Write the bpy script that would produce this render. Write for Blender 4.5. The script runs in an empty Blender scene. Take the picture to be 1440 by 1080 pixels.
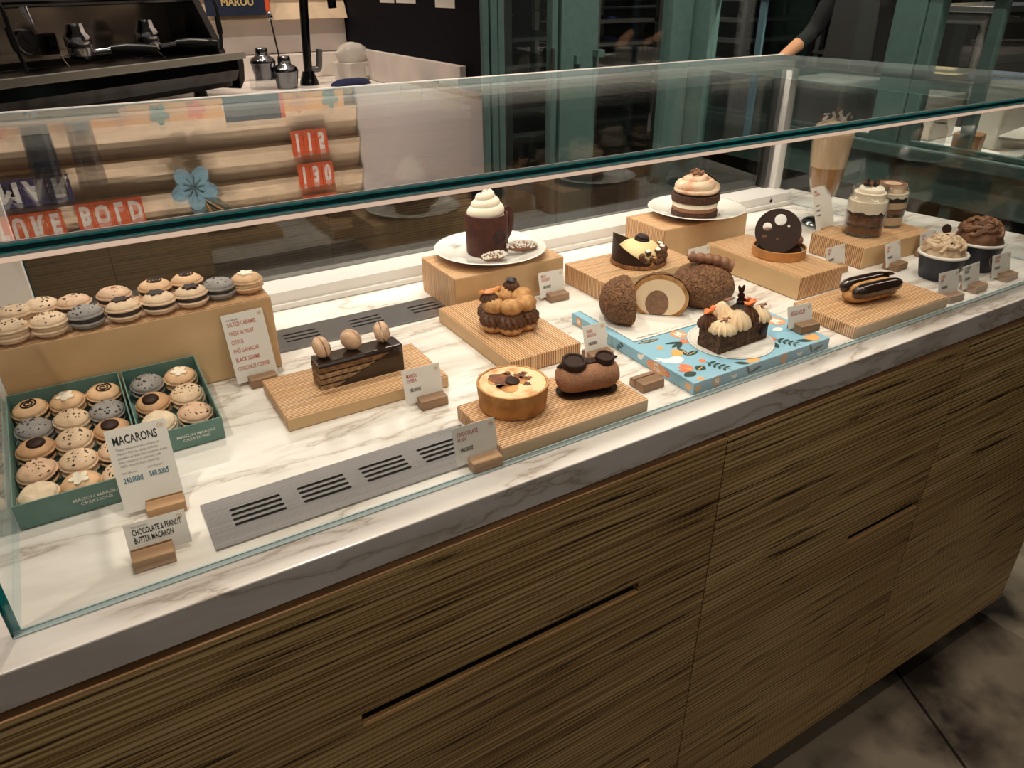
import bpy, bmesh, math, random
from mathutils import Vector, Matrix, Euler, noise as mnoise

# ------------------------------------------------------------------ camera, world, lights
scene = bpy.context.scene
COL = scene.collection
CZ = 0.95                      # height of the marble counter above the floor
PI = math.pi

cam_data = bpy.data.cameras.new('camera')
cam_data.sensor_width = 36.0
cam_data.lens = 25.9685
cam_data.clip_start = 0.02
cam = bpy.data.objects.new('camera', cam_data)
COL.objects.link(cam)
cam.matrix_world = Matrix(((0.856945, 0.252403, -0.449375, 0.0),
                           (-0.515344, 0.405890, -0.754768, 0.0),
                           (-0.008109, 0.878377, 0.477900, CZ + 0.47),
                           (0, 0, 0, 1)))
scene.camera = cam

world = bpy.data.worlds.new('shop_ambient')
scene.world = world
world.use_nodes = True
world.node_tree.nodes['Background'].inputs[0].default_value = (1.0, 0.90, 0.80, 1)
world.node_tree.nodes['Background'].inputs[1].default_value = 0.085

vs = scene.view_settings
vs.view_transform = 'Standard'
vs.look = 'None'
vs.exposure = 0.0
vs.gamma = 1.0
vs.use_curve_mapping = False

WARM = (1.0, 0.86, 0.72)
def spot(name, loc, target, power, size=60, blend=0.5, color=WARM, radius=0.03):
    d = bpy.data.lights.new(name, 'SPOT'); d.energy = power; d.color = color
    d.spot_size = math.radians(size); d.spot_blend = blend; d.shadow_soft_size = radius
    o = bpy.data.objects.new(name, d); COL.objects.link(o); o.location = loc
    o.rotation_euler = (Vector(target) - Vector(loc)).to_track_quat('-Z', 'Y').to_euler()
    return o
def area(name, loc, target, power, sx, sy, color=WARM):
    d = bpy.data.lights.new(name, 'AREA'); d.energy = power; d.color = color
    d.shape = 'RECTANGLE'; d.size = sx; d.size_y = sy
    o = bpy.data.objects.new(name, d); COL.objects.link(o); o.location = loc
    o.rotation_euler = (Vector(target) - Vector(loc)).to_track_quat('-Z', 'Y').to_euler()
    return o
# ceiling track spots over the counter (front left and rear), and over the back wall
SPOTS = [
    ('track_spot', (-0.50, 0.42, 2.85), (0.10, 0.82, CZ), 62, 54),
    ('track_spot', (0.45, 0.70, 2.85), (0.60, 0.85, CZ), 42, 52),
    ('track_spot', (1.15, 0.65, 2.85), (1.15, 0.85, CZ), 46, 52),
    ('track_spot', (0.25, 1.55, 2.85), (0.30, 1.00, CZ), 52, 52),
    ('track_spot', (1.00, 1.55, 2.85), (1.05, 1.00, CZ), 56, 52),
    ('board_spot', (-0.55, 2.55, 2.92), (-0.50, 3.10, 1.70), 44, 95),
    ('board_spot', (0.20, 2.55, 2.92), (0.22, 3.10, 1.70), 44, 95),
    ('board_spot', (0.85, 2.55, 2.92), (0.88, 3.10, 1.70), 42, 95),
    ('aisle_fill', (0.30, 1.70, 2.90), (1.11, 2.60, 1.85), 45, 60),  # unseen fill, added to brighten the white upper wall
    ('shop_spot', (0.40, -1.30, 2.90), (0.50, 0.55, 0.45), 13, 70),
    ('shop_spot', (1.60, -1.10, 2.90), (1.50, 0.55, 0.40), 13, 70),
    ('aisle_fill', (1.35, 1.20, 2.90), (2.00, 2.43, 1.15), 70, 70),  # unseen fills, this and the next, added to brighten the partition frames
    ('aisle_fill', (1.60, 0.60, 2.90), (2.30, 1.50, 1.05), 60, 75),
    ('kitchen_fill', (2.75, 1.5, 2.90), (2.75, 1.45, 0.9), 230, 110),  # unseen fills, both added to brighten the kitchen
    ('kitchen_fill', (2.1, 3.4, 2.90), (2.3, 3.1, 0.9), 230, 110),
]
LAMPS = [spot(n, l, t, p, s) for n, l, t, p, s in SPOTS]

# ------------------------------------------------------------------ mesh helpers
def lin(v):
    v /= 255.0
    return v / 12.92 if v <= 0.04045 else ((v + 0.055) / 1.055) ** 2.4
def rgb(r, g, b): return (lin(r), lin(g), lin(b), 1.0)

class MB:
    """collects shapes into one mesh"""
    def __init__(s): s.v = []; s.f = []; s.m = []; s.mi = 0
    def add(s, vs, fs):
        o = len(s.v); s.v += [tuple(p) for p in vs]
        for f in fs: s.f.append([i + o for i in f]); s.m.append(s.mi)
        return s
    def box(s, x0, x1, y0, y1, z0, z1):
        v = [(x0,y0,z0),(x1,y0,z0),(x1,y1,z0),(x0,y1,z0),(x0,y0,z1),(x1,y0,z1),(x1,y1,z1),(x0,y1,z1)]
        return s.add(v, [(3,2,1,0),(4,5,6,7),(0,1,5,4),(1,2,6,5),(2,3,7,6),(3,0,4,7)])
    def prism(s, pts, z0, z1, top=None):
        n = len(pts); t = top or pts
        v = [(x,y,z0) for x,y in pts] + [(x,y,z1) for x,y in t]
        return s.add(v, [list(range(n))[::-1], list(range(n,2*n))] + [(i,(i+1)%n,n+(i+1)%n,n+i) for i in range(n)])
    def lathe(s, prof, n=32, fn=None, c=(0,0,0)):
        """profile of (r,z); r==0 at an end closes it"""
        v = []; idx = []
        for k,(r,z) in enumerate(prof):
            if r <= 1e-7:
                idx.append([len(v)]*n); v.append((c[0],c[1],c[2]+z))
            else:
                row = []
                for i in range(n):
                    a = 2*PI*i/n
                    rr, zz = (r, z) if fn is None else fn(r, z, a)
                    row.append(len(v)); v.append((c[0]+rr*math.cos(a), c[1]+rr*math.sin(a), c[2]+zz))
                idx.append(row)
        f = []
        for a, b in zip(idx, idx[1:]):
            for i in range(n):
                j = (i+1) % n
                q = [a[i], a[j], b[j], b[i]]
                q2 = []
                for x in q:
                    if x not in q2: q2.append(x)
                if len(q2) > 2: f.append(q2)
        return s.add(v, f)
    def tube(s, path, rad, n=10, cap=True, fn=None):
        pts = [Vector(p) for p in path]; m = len(pts)
        rad = rad if isinstance(rad, (list, tuple)) else [rad]*m
        v = []; up = Vector((0,0,1)); last = None
        for k, p in enumerate(pts):
            t = (pts[min(k+1,m-1)] - pts[max(k-1,0)]).normalized()
            if last is None:
                a = up.cross(t) if abs(t.z) < 0.9 else Vector((1,0,0)).cross(t)
            else: a = last - t*last.dot(t)
            a.normalize(); last = a; b = t.cross(a)
            for i in range(n):
                w = 2*PI*i/n; r = rad[k]*(fn(w,k) if fn else 1)
                v.append(p + a*math.cos(w)*r + b*math.sin(w)*r)
        f = [(k*n+i, k*n+(i+1)%n, (k+1)*n+(i+1)%n, (k+1)*n+i) for k in range(m-1) for i in range(n)]
        if cap: f += [list(range(n))[::-1], list(range((m-1)*n, m*n))]
        return s.add(v, f)
    def ball(s, c, r, nu=16, nv=10, fn=None, half=False):
        rx, ry, rz = r if isinstance(r,(list,tuple)) else (r,r,r)
        v = []; f = []
        for j in range(nv+1):
            ph = -PI/2 + PI*j/nv
            if half: ph = max(0, ph) if j else 0
            for i in range(nu):
                th = 2*PI*i/nu
                d = Vector((math.cos(ph)*math.cos(th), math.cos(ph)*math.sin(th), math.sin(ph)))
                k = fn(d) if fn else 1
                v.append((c[0]+rx*d.x*k, c[1]+ry*d.y*k, c[2]+rz*d.z*k))
        for j in range(nv):
            for i in range(nu):
                f.append((j*nu+i, j*nu+(i+1)%nu, (j+1)*nu+(i+1)%nu, (j+1)*nu+i))
        return s.add(v, f)
    def xf(s, m, start=0):
        s.v[start:] = [tuple(m @ Vector(p)) for p in s.v[start:]]; return s
    def mesh(s, name):
        me = bpy.data.meshes.new(name); me.from_pydata(s.v, [], s.f); me.update()
        if any(s.m): me.polygons.foreach_set('material_index', s.m)
        bm = bmesh.new(); bm.from_mesh(me)
        bmesh.ops.remove_doubles(bm, verts=bm.verts, dist=1e-6)
        bmesh.ops.recalc_face_normals(bm, faces=bm.faces)
        bm.to_mesh(me); bm.free()
        return me

def circle(r, n=32, c=(0,0), a0=0): return [(c[0]+r*math.cos(a0+2*PI*i/n), c[1]+r*math.sin(a0+2*PI*i/n)) for i in range(n)]
def flower(r0, r1, petals=5, n=50, c=(0,0), a0=0):
    return [(c[0]+(r0+(r1-r0)*abs(math.cos(petals*t/2)))*math.cos(t+a0), c[1]+(r0+(r1-r0)*abs(math.cos(petals*t/2)))*math.sin(t+a0)) for t in [2*PI*i/n for i in range(n)]]
def rrect(w, d, r, n=5, c=(0,0)):
    p = []
    for cx, cy, a in ((w/2-r, d/2-r, 0), (-w/2+r, d/2-r, PI/2), (-w/2+r, -d/2+r, PI), (w/2-r, -d/2+r, 1.5*PI)):
        for i in range(n+1): p.append((c[0]+cx+r*math.cos(a+PI/2*i/n), c[1]+cy+r*math.sin(a+PI/2*i/n)))
    return p

def plate_mesh(name, outer, holes, z0, z1):
    """flat plate with holes, real thickness"""
    bm = bmesh.new()
    def loop(pts, z): 
        vs_ = [bm.verts.new((x,y,z)) for x,y in pts]
        return [bm.edges.new((vs_[i], vs_[(i+1)%len(vs_)])) for i in range(len(vs_))]
    e = loop(outer, z1)
    for h in holes: e += loop(h, z1)
    bmesh.ops.triangle_fill(bm, use_beauty=True, use_dissolve=False, edges=e)
    r = bmesh.ops.extrude_face_region(bm, geom=list(bm.faces))
    for g in r['geom']:
        if isinstance(g, bmesh.types.BMVert): g.co.z = z0
    bmesh.ops.recalc_face_normals(bm, faces=bm.faces)
    me = bpy.data.meshes.new(name); bm.to_mesh(me); bm.free()
    return me

def empty(name, loc=(0,0,0), rz=0, label=None, cat=None, group=None, rot=None):
    o = bpy.data.objects.new(name, None); COL.objects.link(o)
    o.empty_display_size = 0.02
    o.location = loc; o.rotation_euler = rot if rot else (0,0,rz)
    tag(o, label, cat, group); return o
def tag(o, label=None, cat=None, group=None, kind=None):
    if label: o['label'] = label
    if cat: o['category'] = cat
    if group: o['group'] = group
    if kind: o['kind'] = kind
    return o
def obj(name, me, mat, parent=None, loc=(0,0,0), rot=(0,0,0), smooth=True, bevel=0, seg=2, ang=40, scale=None):
    if isinstance(me, MB): me = me.mesh(name)
    o = bpy.data.objects.new(name, me); COL.objects.link(o)
    mats = mat if isinstance(mat, (list, tuple)) else [mat]
    if not me.materials:
        for m in mats: me.materials.append(MAT[m] if isinstance(m, str) else m)
    if smooth and me.polygons:
        me.polygons.foreach_set('use_smooth', [True]*len(me.polygons))
        try: me.set_sharp_from_angle(angle=math.radians(ang))
        except Exception: pass
    o.location = loc; o.rotation_euler = rot
    if scale: o.scale = scale
    if parent: o.parent = parent
    if bevel:
        b = o.modifiers.new('edge', 'BEVEL'); b.width = bevel; b.segments = seg; b.limit_method = 'ANGLE'; b.angle_limit = math.radians(50)
    return o
def copy_tree(o, parent=None):
    c = o.copy(); COL.objects.link(c)
    if parent: c.parent = parent
    for ch in list(o.children): copy_tree(ch, c)
    return c
def fbm(p, s=1.0, oct_=3):
    p = Vector(p)*s; t = 0; a = 1
    for _ in range(oct_): t += a*mnoise.noise(p); p = p*2.03; a *= 0.5
    return t

# ------------------------------------------------------------------ lettering (built-in font, all made in one go)
_TEXTS = {}
def prepare_texts(items):
    made = []
    for key in items:
        body, bold, align, spacing = key
        cu = bpy.data.curves.new('lettering', 'FONT'); cu.body = body; cu.size = 1.0
        cu.align_x = align; cu.offset = bold; cu.resolution_u = 2; cu.space_line = spacing
        o = bpy.data.objects.new('lettering', cu); COL.objects.link(o); made.append((key, o))
    bpy.context.view_layer.update()
    dg = bpy.context.evaluated_depsgraph_get()
    for key, o in made:
        me = bpy.data.meshes.new_from_object(o.evaluated_get(dg)); me.name = 'lettering'
        _TEXTS[key] = me
    for key, o in made:
        cu = o.data; bpy.data.objects.remove(o); bpy.data.curves.remove(cu)
TEXT_ITEMS = []
def TX(body, bold=0.012, align='LEFT', spacing=1.0):
    k = (body, bold, align, spacing)
    if k not in TEXT_ITEMS: TEXT_ITEMS.append(k)
    return k
def lettering(key, mat, parent, loc, size, sx=1.0, rot=(0,0,0), name='lettering'):
    me = _TEXTS[key].copy()
    for v in me.vertices: v.co = (v.co.x*size*sx, v.co.y*size, v.co.z*size)
    return obj(name, me, mat, parent, loc, rot, smooth=False)

# ------------------------------------------------------------------ materials
MAT = {}
def _new(name):
    m = bpy.data.materials.new(name); m.use_nodes = True; MAT[name] = m
    nt = m.node_tree; return m, nt, nt.nodes, nt.links, nt.nodes['Principled BSDF']
def _ramp(N, stops):
    r = N.new('ShaderNodeValToRGB'); e = r.color_ramp.elements
    while len(e) < len(stops): e.new(0.5)
    for k, (p, c) in enumerate(stops): e[k].position = p; e[k].color = c
    return r
def plain(name, c, rough=0.5, metal=0.0, coat=0.0, var=0.0, vscale=40, bump=0.0, bscale=200, c2=None, lo=0.35, hi=0.65, sss=0.0, detail=3, spec=0.5, trans=0.0):
    m, nt, N, L, b = _new(name)
    b.inputs['Base Color'].default_value = rgb(*c)
    b.inputs['Roughness'].default_value = rough; b.inputs['Metallic'].default_value = metal
    b.inputs['Coat Weight'].default_value = coat; b.inputs['Coat Roughness'].default_value = 0.08
    b.inputs['Specular IOR Level'].default_value = spec
    if sss:
        b.inputs['Subsurface Weight'].default_value = sss; b.inputs['Subsurface Radius'].default_value = (0.006, 0.004, 0.002)
    if trans: b.inputs['Transmission Weight'].default_value = trans
    tc = N.new('ShaderNodeTexCoord')
    if var or c2:
        n = N.new('ShaderNodeTexNoise'); n.inputs['Scale'].default_value = vscale; n.inputs['Detail'].default_value = detail
        L.new(tc.outputs['Object'], n.inputs['Vector'])
        cc2 = c2 or tuple(max(0, min(255, x*(1-var))) for x in c); cc1 = c if c2 else tuple(max(0, min(255, x*(1+var*0.5))) for x in c)
        r = _ramp(N, [(lo, rgb(*cc1)), (hi, rgb(*cc2))])
        L.new(n.outputs['Fac'], r.inputs['Fac']); L.new(r.outputs['Color'], b.inputs['Base Color'])
    if bump:
        n2 = N.new('ShaderNodeTexNoise'); n2.inputs['Scale'].default_value = bscale; n2.inputs['Detail'].default_value = 4
        L.new(tc.outputs['Object'], n2.inputs['Vector'])
        bp = N.new('ShaderNodeBump'); bp.inputs['Strength'].default_value = bump; bp.inputs['Distance'].default_value = 0.002
        L.new(n2.outputs['Fac'], bp.inputs['Height']); L.new(bp.outputs['Normal'], b.inputs['Normal'])
    return m
def streaks(name, scale, stops, rough=0.5, noise=6.0, detail=4, bump=0.15, second=None, gaps=None, rot=None, wave=None):
    """wood and stone streaks: noise stretched by the scale vector (object space)"""
    m, nt, N, L, b = _new(name); b.inputs['Roughness'].default_value = rough
    tc = N.new('ShaderNodeTexCoord'); mp = N.new('ShaderNodeMapping'); mp.inputs['Scale'].default_value = scale
    if rot: mp.inputs['Rotation'].default_value = rot
    L.new(tc.outputs['Object'], mp.inputs['Vector'])
    n = N.new('ShaderNodeTexNoise'); n.inputs['Scale'].default_value = noise; n.inputs['Detail'].default_value = detail
    L.new(mp.outputs['Vector'], n.inputs['Vector'])
    r = _ramp(N, stops); L.new(n.outputs['Fac'], r.inputs['Fac']); col = r.outputs['Color']
    if second:
        sc2, ns2, st2, fac = second
        mp2 = N.new('ShaderNodeMapping'); mp2.inputs['Scale'].default_value = sc2; L.new(tc.outputs['Object'], mp2.inputs['Vector'])
        n2 = N.new('ShaderNodeTexNoise'); n2.inputs['Scale'].default_value = ns2; n2.inputs['Detail'].default_value = 2
        L.new(mp2.outputs['Vector'], n2.inputs['Vector']); r2 = _ramp(N, st2); L.new(n2.outputs['Fac'], r2.inputs['Fac'])
        mx = N.new('ShaderNodeMixRGB'); mx.blend_type = 'MULTIPLY'; mx.inputs[0].default_value = fac
        L.new(col, mx.inputs[1]); L.new(r2.outputs['Color'], mx.inputs[2]); col = mx.outputs[0]
    if gaps:
        sc3, ns3, st3, fac3 = gaps
        mp3 = N.new('ShaderNodeMapping'); mp3.inputs['Scale'].default_value = sc3; mp3.inputs['Location'].default_value = (3.1, 1.7, 5.3)
        L.new(tc.outputs['Object'], mp3.inputs['Vector'])
        n3 = N.new('ShaderNodeTexNoise'); n3.inputs['Scale'].default_value = ns3; n3.inputs['Detail'].default_value = 2
        L.new(mp3.outputs['Vector'], n3.inputs['Vector']); r3 = _ramp(N, st3); L.new(n3.outputs['Fac'], r3.inputs['Fac'])
        mx = N.new('ShaderNodeMixRGB'); mx.blend_type = 'MULTIPLY'; mx.inputs[0].default_value = fac3
        L.new(col, mx.inputs[1]); L.new(r3.outputs['Color'], mx.inputs[2]); col = mx.outputs[0]
    if wave:
        ax, wsc, st4, fac4 = wave
        wv = N.new('ShaderNodeTexWave'); wv.wave_type = 'BANDS'; wv.bands_direction = ax; wv.inputs['Scale'].default_value = wsc
        wv.inputs['Distortion'].default_value = 1.2; wv.inputs['Detail'].default_value = 1; wv.inputs['Detail Scale'].default_value = 0.05
        L.new(tc.outputs['Object'], wv.inputs['Vector']); r4 = _ramp(N, st4); L.new(wv.outputs['Fac'], r4.inputs['Fac'])
        mx = N.new('ShaderNodeMixRGB'); mx.blend_type = 'MULTIPLY'; mx.inputs[0].default_value = fac4
        L.new(col, mx.inputs[1]); L.new(r4.outputs['Color'], mx.inputs[2]); col = mx.outputs[0]
    L.new(col, b.inputs['Base Color'])
    if bump:
        bp = N.new('ShaderNodeBump'); bp.inputs['Strength'].default_value = bump; bp.inputs['Distance'].default_value = 0.001
        L.new(n.outputs['Fac'], bp.inputs['Height']); L.new(bp.outputs['Normal'], b.inputs['Normal'])
    return m
def glass(name, tint=(0.97, 0.985, 0.98), f0=0.04, gloss=0.0):
    """thin clear glass: passes light straight, reflects by angle on either face"""
    m = bpy.data.materials.new(name); m.use_nodes = True; MAT[name] = m
    nt = m.node_tree; N = nt.nodes; L = nt.links; N.clear()
    out = N.new('ShaderNodeOutputMaterial'); mix = N.new('ShaderNodeMixShader')
    tr = N.new('ShaderNodeBsdfTransparent'); tr.inputs[0].default_value = (*tint, 1)
    gl = N.new('ShaderNodeBsdfGlossy'); gl.inputs['Roughness'].default_value = gloss; gl.inputs['Color'].default_value = (1,1,1,1)
    g = N.new('ShaderNodeNewGeometry'); dot = N.new('ShaderNodeVectorMath'); dot.operation = 'DOT_PRODUCT'
    L.new(g.outputs['Incoming'], dot.inputs[0]); L.new(g.outputs['Normal'], dot.inputs[1])
    ab = N.new('ShaderNodeMath'); ab.operation = 'ABSOLUTE'; L.new(dot.outputs['Value'], ab.inputs[0])
    om = N.new('ShaderNodeMath'); om.operation = 'SUBTRACT'; om.inputs[0].default_value = 1.0; L.new(ab.outputs[0], om.inputs[1])
    pw = N.new('ShaderNodeMath'); pw.operation = 'POWER'; pw.inputs[1].default_value = 5.0; L.new(om.outputs[0], pw.inputs[0])
    ml = N.new('ShaderNodeMath'); ml.operation = 'MULTIPLY_ADD'; ml.inputs[1].default_value = 1-f0; ml.inputs[2].default_value = f0; L.new(pw.outputs[0], ml.inputs[0])
    L.new(ml.outputs[0], mix.inputs[0]); L.new(tr.outputs[0], mix.inputs[1]); L.new(gl.outputs[0], mix.inputs[2]); L.new(mix.outputs[0], out.inputs[0])
    return m
def emit(name, c, strength):
    m, nt, N, L, b = _new(name); b.inputs['Base Color'].default_value = rgb(*c)
    b.inputs['Emission Color'].default_value = rgb(*c); b.inputs['Emission Strength'].default_value = strength
    return m

W = (1,1,1,1)
def marble(name):
    m, nt, N, L, b = _new(name); b.inputs['Roughness'].default_value = 0.22
    tc = N.new('ShaderNodeTexCoord')
    mp = N.new('ShaderNodeMapping'); mp.inputs['Rotation'].default_value = (0.25, 0, -0.12); mp.inputs['Scale'].default_value = (0.9, 3.4, 3.4)
    L.new(tc.outputs['Object'], mp.inputs['Vector'])
    d = N.new('ShaderNodeTexNoise'); d.inputs['Scale'].default_value = 2.2; d.inputs['Detail'].default_value = 5; L.new(mp.outputs['Vector'], d.inputs['Vector'])
    mx = N.new('ShaderNodeVectorMath'); mx.operation = 'MULTIPLY_ADD'; mx.inputs[1].default_value = (0.55, 0.55, 0.55)
    L.new(d.outputs['Color'], mx.inputs[0]); L.new(mp.outputs['Vector'], mx.inputs[2])
    n = N.new('ShaderNodeTexNoise'); n.inputs['Scale'].default_value = 2.4; n.inputs['Detail'].default_value = 7; n.inputs['Roughness'].default_value = 0.55
    L.new(mx.outputs[0], n.inputs['Vector'])
    a = N.new('ShaderNodeMath'); a.operation = 'SUBTRACT'; a.inputs[1].default_value = 0.5; L.new(n.outputs['Fac'], a.inputs[0])
    ab = N.new('ShaderNodeMath'); ab.operation = 'ABSOLUTE'; L.new(a.outputs[0], ab.inputs[0])
    r = _ramp(N, [(0.0, rgb(186, 174, 162)), (0.009, rgb(216, 208, 199)), (0.035, rgb(232, 226, 219)), (0.12, rgb(241, 237, 231))])
    L.new(ab.outputs[0], r.inputs['Fac'])
    # broad soft grey clouds
    n2 = N.new('ShaderNodeTexNoise'); n2.inputs['Scale'].default_value = 3.2; n2.inputs['Detail'].default_value = 4; L.new(mx.outputs[0], n2.inputs['Vector'])
    r2 = _ramp(N, [(0.52, W), (0.72, rgb(222, 216, 210))]); L.new(n2.outputs['Fac'], r2.inputs['Fac'])
    mm = N.new('ShaderNodeMixRGB'); mm.blend_type = 'MULTIPLY'; mm.inputs[0].default_value = 1.0
    L.new(r.outputs['Color'], mm.inputs[1]); L.new(r2.outputs['Color'], mm.inputs[2]); L.new(mm.outputs[0], b.inputs['Base Color'])
    return m
marble('marble')
# laminated plywood: sheets stacked along local Y (risers) or along Z (cabinet fronts)
streaks('ply', (1.6, 640, 1.6), [(0.36, rgb(186,138,92)), (0.46, rgb(222,180,134)), (0.54, rgb(236,204,162)), (0.62, rgb(204,158,112))], 0.55, 1.0, 1, 0.12,
        gaps=((5, 330, 5), 1.0, [(0.31, rgb(104,72,44)), (0.36, W)], 0.7), wave=('Y', 84, [(0.12, rgb(168,132,98)), (0.5, W)], 1.0))
streaks('veneer', (6, 60, 14), [(0.3, rgb(196,158,112)), (0.7, rgb(214,180,136))], 0.5, 1.2, 3, 0.05)
streaks('cabinet_ply', (1.2, 3, 250), [(0.36, rgb(150,116,70)), (0.46, rgb(218,188,128)), (0.54, rgb(240,212,154)), (0.63, rgb(184,148,92))], 0.5, 1.0, 1, 0.2,
        second=((2.0, 2.0, 6), 1.0, [(0.3, rgb(205,190,170)), (0.7, W)], 0.7),
        gaps=((6.0, 5, 230), 1.0, [(0.32, rgb(64,42,24)), (0.385, W)], 0.95), wave=('Z', 40, [(0.08, rgb(168,146,112)), (0.42, W)], 0.75))
streaks('oak', (8, 120, 120), [(0.3, rgb(150,112,76)), (0.7, rgb(196,156,114))], 0.5, 1.0, 3, 0.1)
streaks('walnut', (6, 90, 110), [(0.3, rgb(128,98,74)), (0.7, rgb(168,134,104))], 0.5, 1.0, 3, 0.1)
streaks('brushed_steel', (2, 900, 2), [(0.3, rgb(126,124,125)), (0.7, rgb(156,154,154))], 0.32, 1.0, 2, 0.02)
MAT['brushed_steel'].node_tree.nodes['Principled BSDF'].inputs['Metallic'].default_value = 0.85
plain('slot_black', (6,5,5), 0.8)
plain('chrome', (205,207,210), 0.12, 1.0)
plain('dark_chrome', (120,122,126), 0.16, 1.0)
plain('white_metal', (230,226,222), 0.4, 0.0)
plain('black_plastic', (10,10,12), 0.35)
plain('black_gloss', (8,8,9), 0.12)
plain('teal_card', (104,140,131), 0.55, var=0.05)
plain('teal_paint', (92,122,118), 0.4, var=0.04)
plain('navy_paint', (8,10,20), 0.7, spec=0.1)
plain('navy_card', (24,36,60), 0.5)
plain('white_paint', (226,220,222), 0.7)
plain('paper', (226,221,213), 0.7)
plain('ink_black', (30,30,32), 0.7)
plain('ink_grey', (150,146,142), 0.7)
plain('ink_red', (186,92,74), 0.7)
plain('ink_blue', (52,112,134), 0.7)
plain('ink_gold', (206,178,120), 0.45)
plain('ink_white', (240,238,232), 0.6)
plain('porcelain', (240,236,228), 0.12, coat=0.5)
plain('cream', (247,236,215), 0.55, sss=0.15)
plain('butter', (240,216,160), 0.5, sss=0.1)
plain('vanilla', (242,218,184), 0.5, sss=0.15, bump=0.1, bscale=300)
plain('choc_dark', (48,28,21), 0.5, spec=0.25)
plain('choc_gloss', (40,24,18), 0.14, coat=0.6)
plain('choc_mug', (80,42,30), 0.6, var=0.15, vscale=60, bump=0.12, bscale=500, spec=0.2)
plain('choc_cream', (98,66,48), 0.42, spec=0.4)
plain('choc_mousse', (168,122,94), 0.8, var=0.12, vscale=400, bump=0.5, bscale=1400, spec=0.2)
plain('choc_milk', (138,92,66), 0.5, var=0.12, vscale=80)
plain('choux_brown', (112,70,42), 0.75, c2=(74,44,26), vscale=90, bump=0.9, bscale=320, detail=5)
plain('choux_gold', (210,162,108), 0.65, c2=(164,112,64), vscale=60, bump=0.6, bscale=260, detail=6, spec=0.3)
plain('crust', (214,164,104), 0.65, c2=(168,112,60), vscale=40, bump=0.6, bscale=120, detail=6, spec=0.3)
plain('custard', (240,210,164), 0.4, c2=(206,146,88), vscale=45, lo=0.47, hi=0.68, detail=5)
plain('burnt', (70,38,22), 0.4, c2=(150,84,40), vscale=90)
plain('caramel', (206,126,56), 0.12, coat=0.7)
plain('caramel_soft', (226,160,78), 0.3)
plain('sponge_dark', (96,62,42), 0.85, c2=(50,30,20), vscale=260, bump=1.0, bscale=420)
plain('brownie', (112,80,57), 0.85, c2=(60,40,28), vscale=150, bump=1.0, bscale=260, detail=6)
plain('sponge_tan', (138,100,62), 0.8, c2=(98,68,40), vscale=160, bump=0.6, bscale=500)
plain('layer_pale', (178,146,108), 0.7, c2=(122,92,62), vscale=160, bump=0.5, bscale=400)
plain('crumble', (120,78,48), 0.8, c2=(70,44,28), vscale=200, bump=0.8, bscale=500)
plain('crumb_base', (164,112,66), 0.8, c2=(108,68,38), vscale=260, bump=1.0, bscale=500)
plain('sugar', (238,232,222), 0.8, bump=0.6, bscale=700)
plain('cinnamon_cream', (240,214,184), 0.5, c2=(200,130,88), vscale=45, lo=0.45, hi=0.75)
plain('pate', (198,138,80), 0.5, var=0.1, vscale=60)
plain('orange_flower', (228,122,62), 0.5)
plain('mac_cream', (228,197,164), 0.6, var=0.06, vscale=90, bump=0.08, bscale=500)
plain('mac_tan', (226,184,142), 0.6, var=0.07, vscale=90, bump=0.08, bscale=500)
plain('mac_pink', (222,184,152), 0.6, var=0.07, vscale=90, bump=0.08, bscale=500)
plain('mac_grey', (150,145,141), 0.6, var=0.08, vscale=90, bump=0.1, bscale=500)
plain('mac_brown', (206,160,118), 0.6, var=0.07, vscale=90, bump=0.08, bscale=500)
plain('mac_pale', (236,214,184), 0.7, var=0.05, vscale=90, bump=0.3, bscale=400)
plain('filling_cream', (222,196,158), 0.6, bump=0.2, bscale=400)
plain('filling_dark', (50,30,22), 0.45)
plain('fleck', (34,24,20), 0.6)
plain('jam', (176,84,60), 0.3)
plain('print_blue', (142,188,210), 0.5)
plain('print_green', (44,72,66), 0.55)
plain('print_orange', (236,172,100), 0.55)
plain('print_coral', (232,124,88), 0.55)
plain('print_peach', (222,160,116), 0.55)
plain('print_purple', (52,46,92), 0.6)
plain('tile_orange', (222,92,48), 0.5)
plain('cloth_navy', (24,32,70), 0.9)
plain('cloth_blue', (28,66,120), 0.9)
plain('plastic_cloudy', (214,206,196), 0.35)
plain('steel_dull', (120,120,120), 0.38, 0.9)
plain('steel_dark', (52,52,54), 0.4, 0.8)
plain('kitchen_dark', (30,29,30), 0.6)
plain('kitchen_grey', (84,84,82), 0.6)
plain('cup_navy', (34,38,52), 0.45)
plain('cup_rim', (240,236,228), 0.4)
plain('mix_light', (216,190,156), 0.5)
plain('mix_dark', (170,124,76), 0.5)
plain('soil', (60,40,28), 0.9, c2=(34,22,16), vscale=200, bump=1.0, bscale=400)
plain('gel_brown', (112,66,30), 0.3, c2=(80,46,24), vscale=60)
plain('skin', (196,142,108), 0.6)
plain('black_cloth', (14,14,17), 0.9)
plain('white_cloth', (206,200,192), 0.9)
plain('hair', (18,14,12), 0.7)
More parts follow.
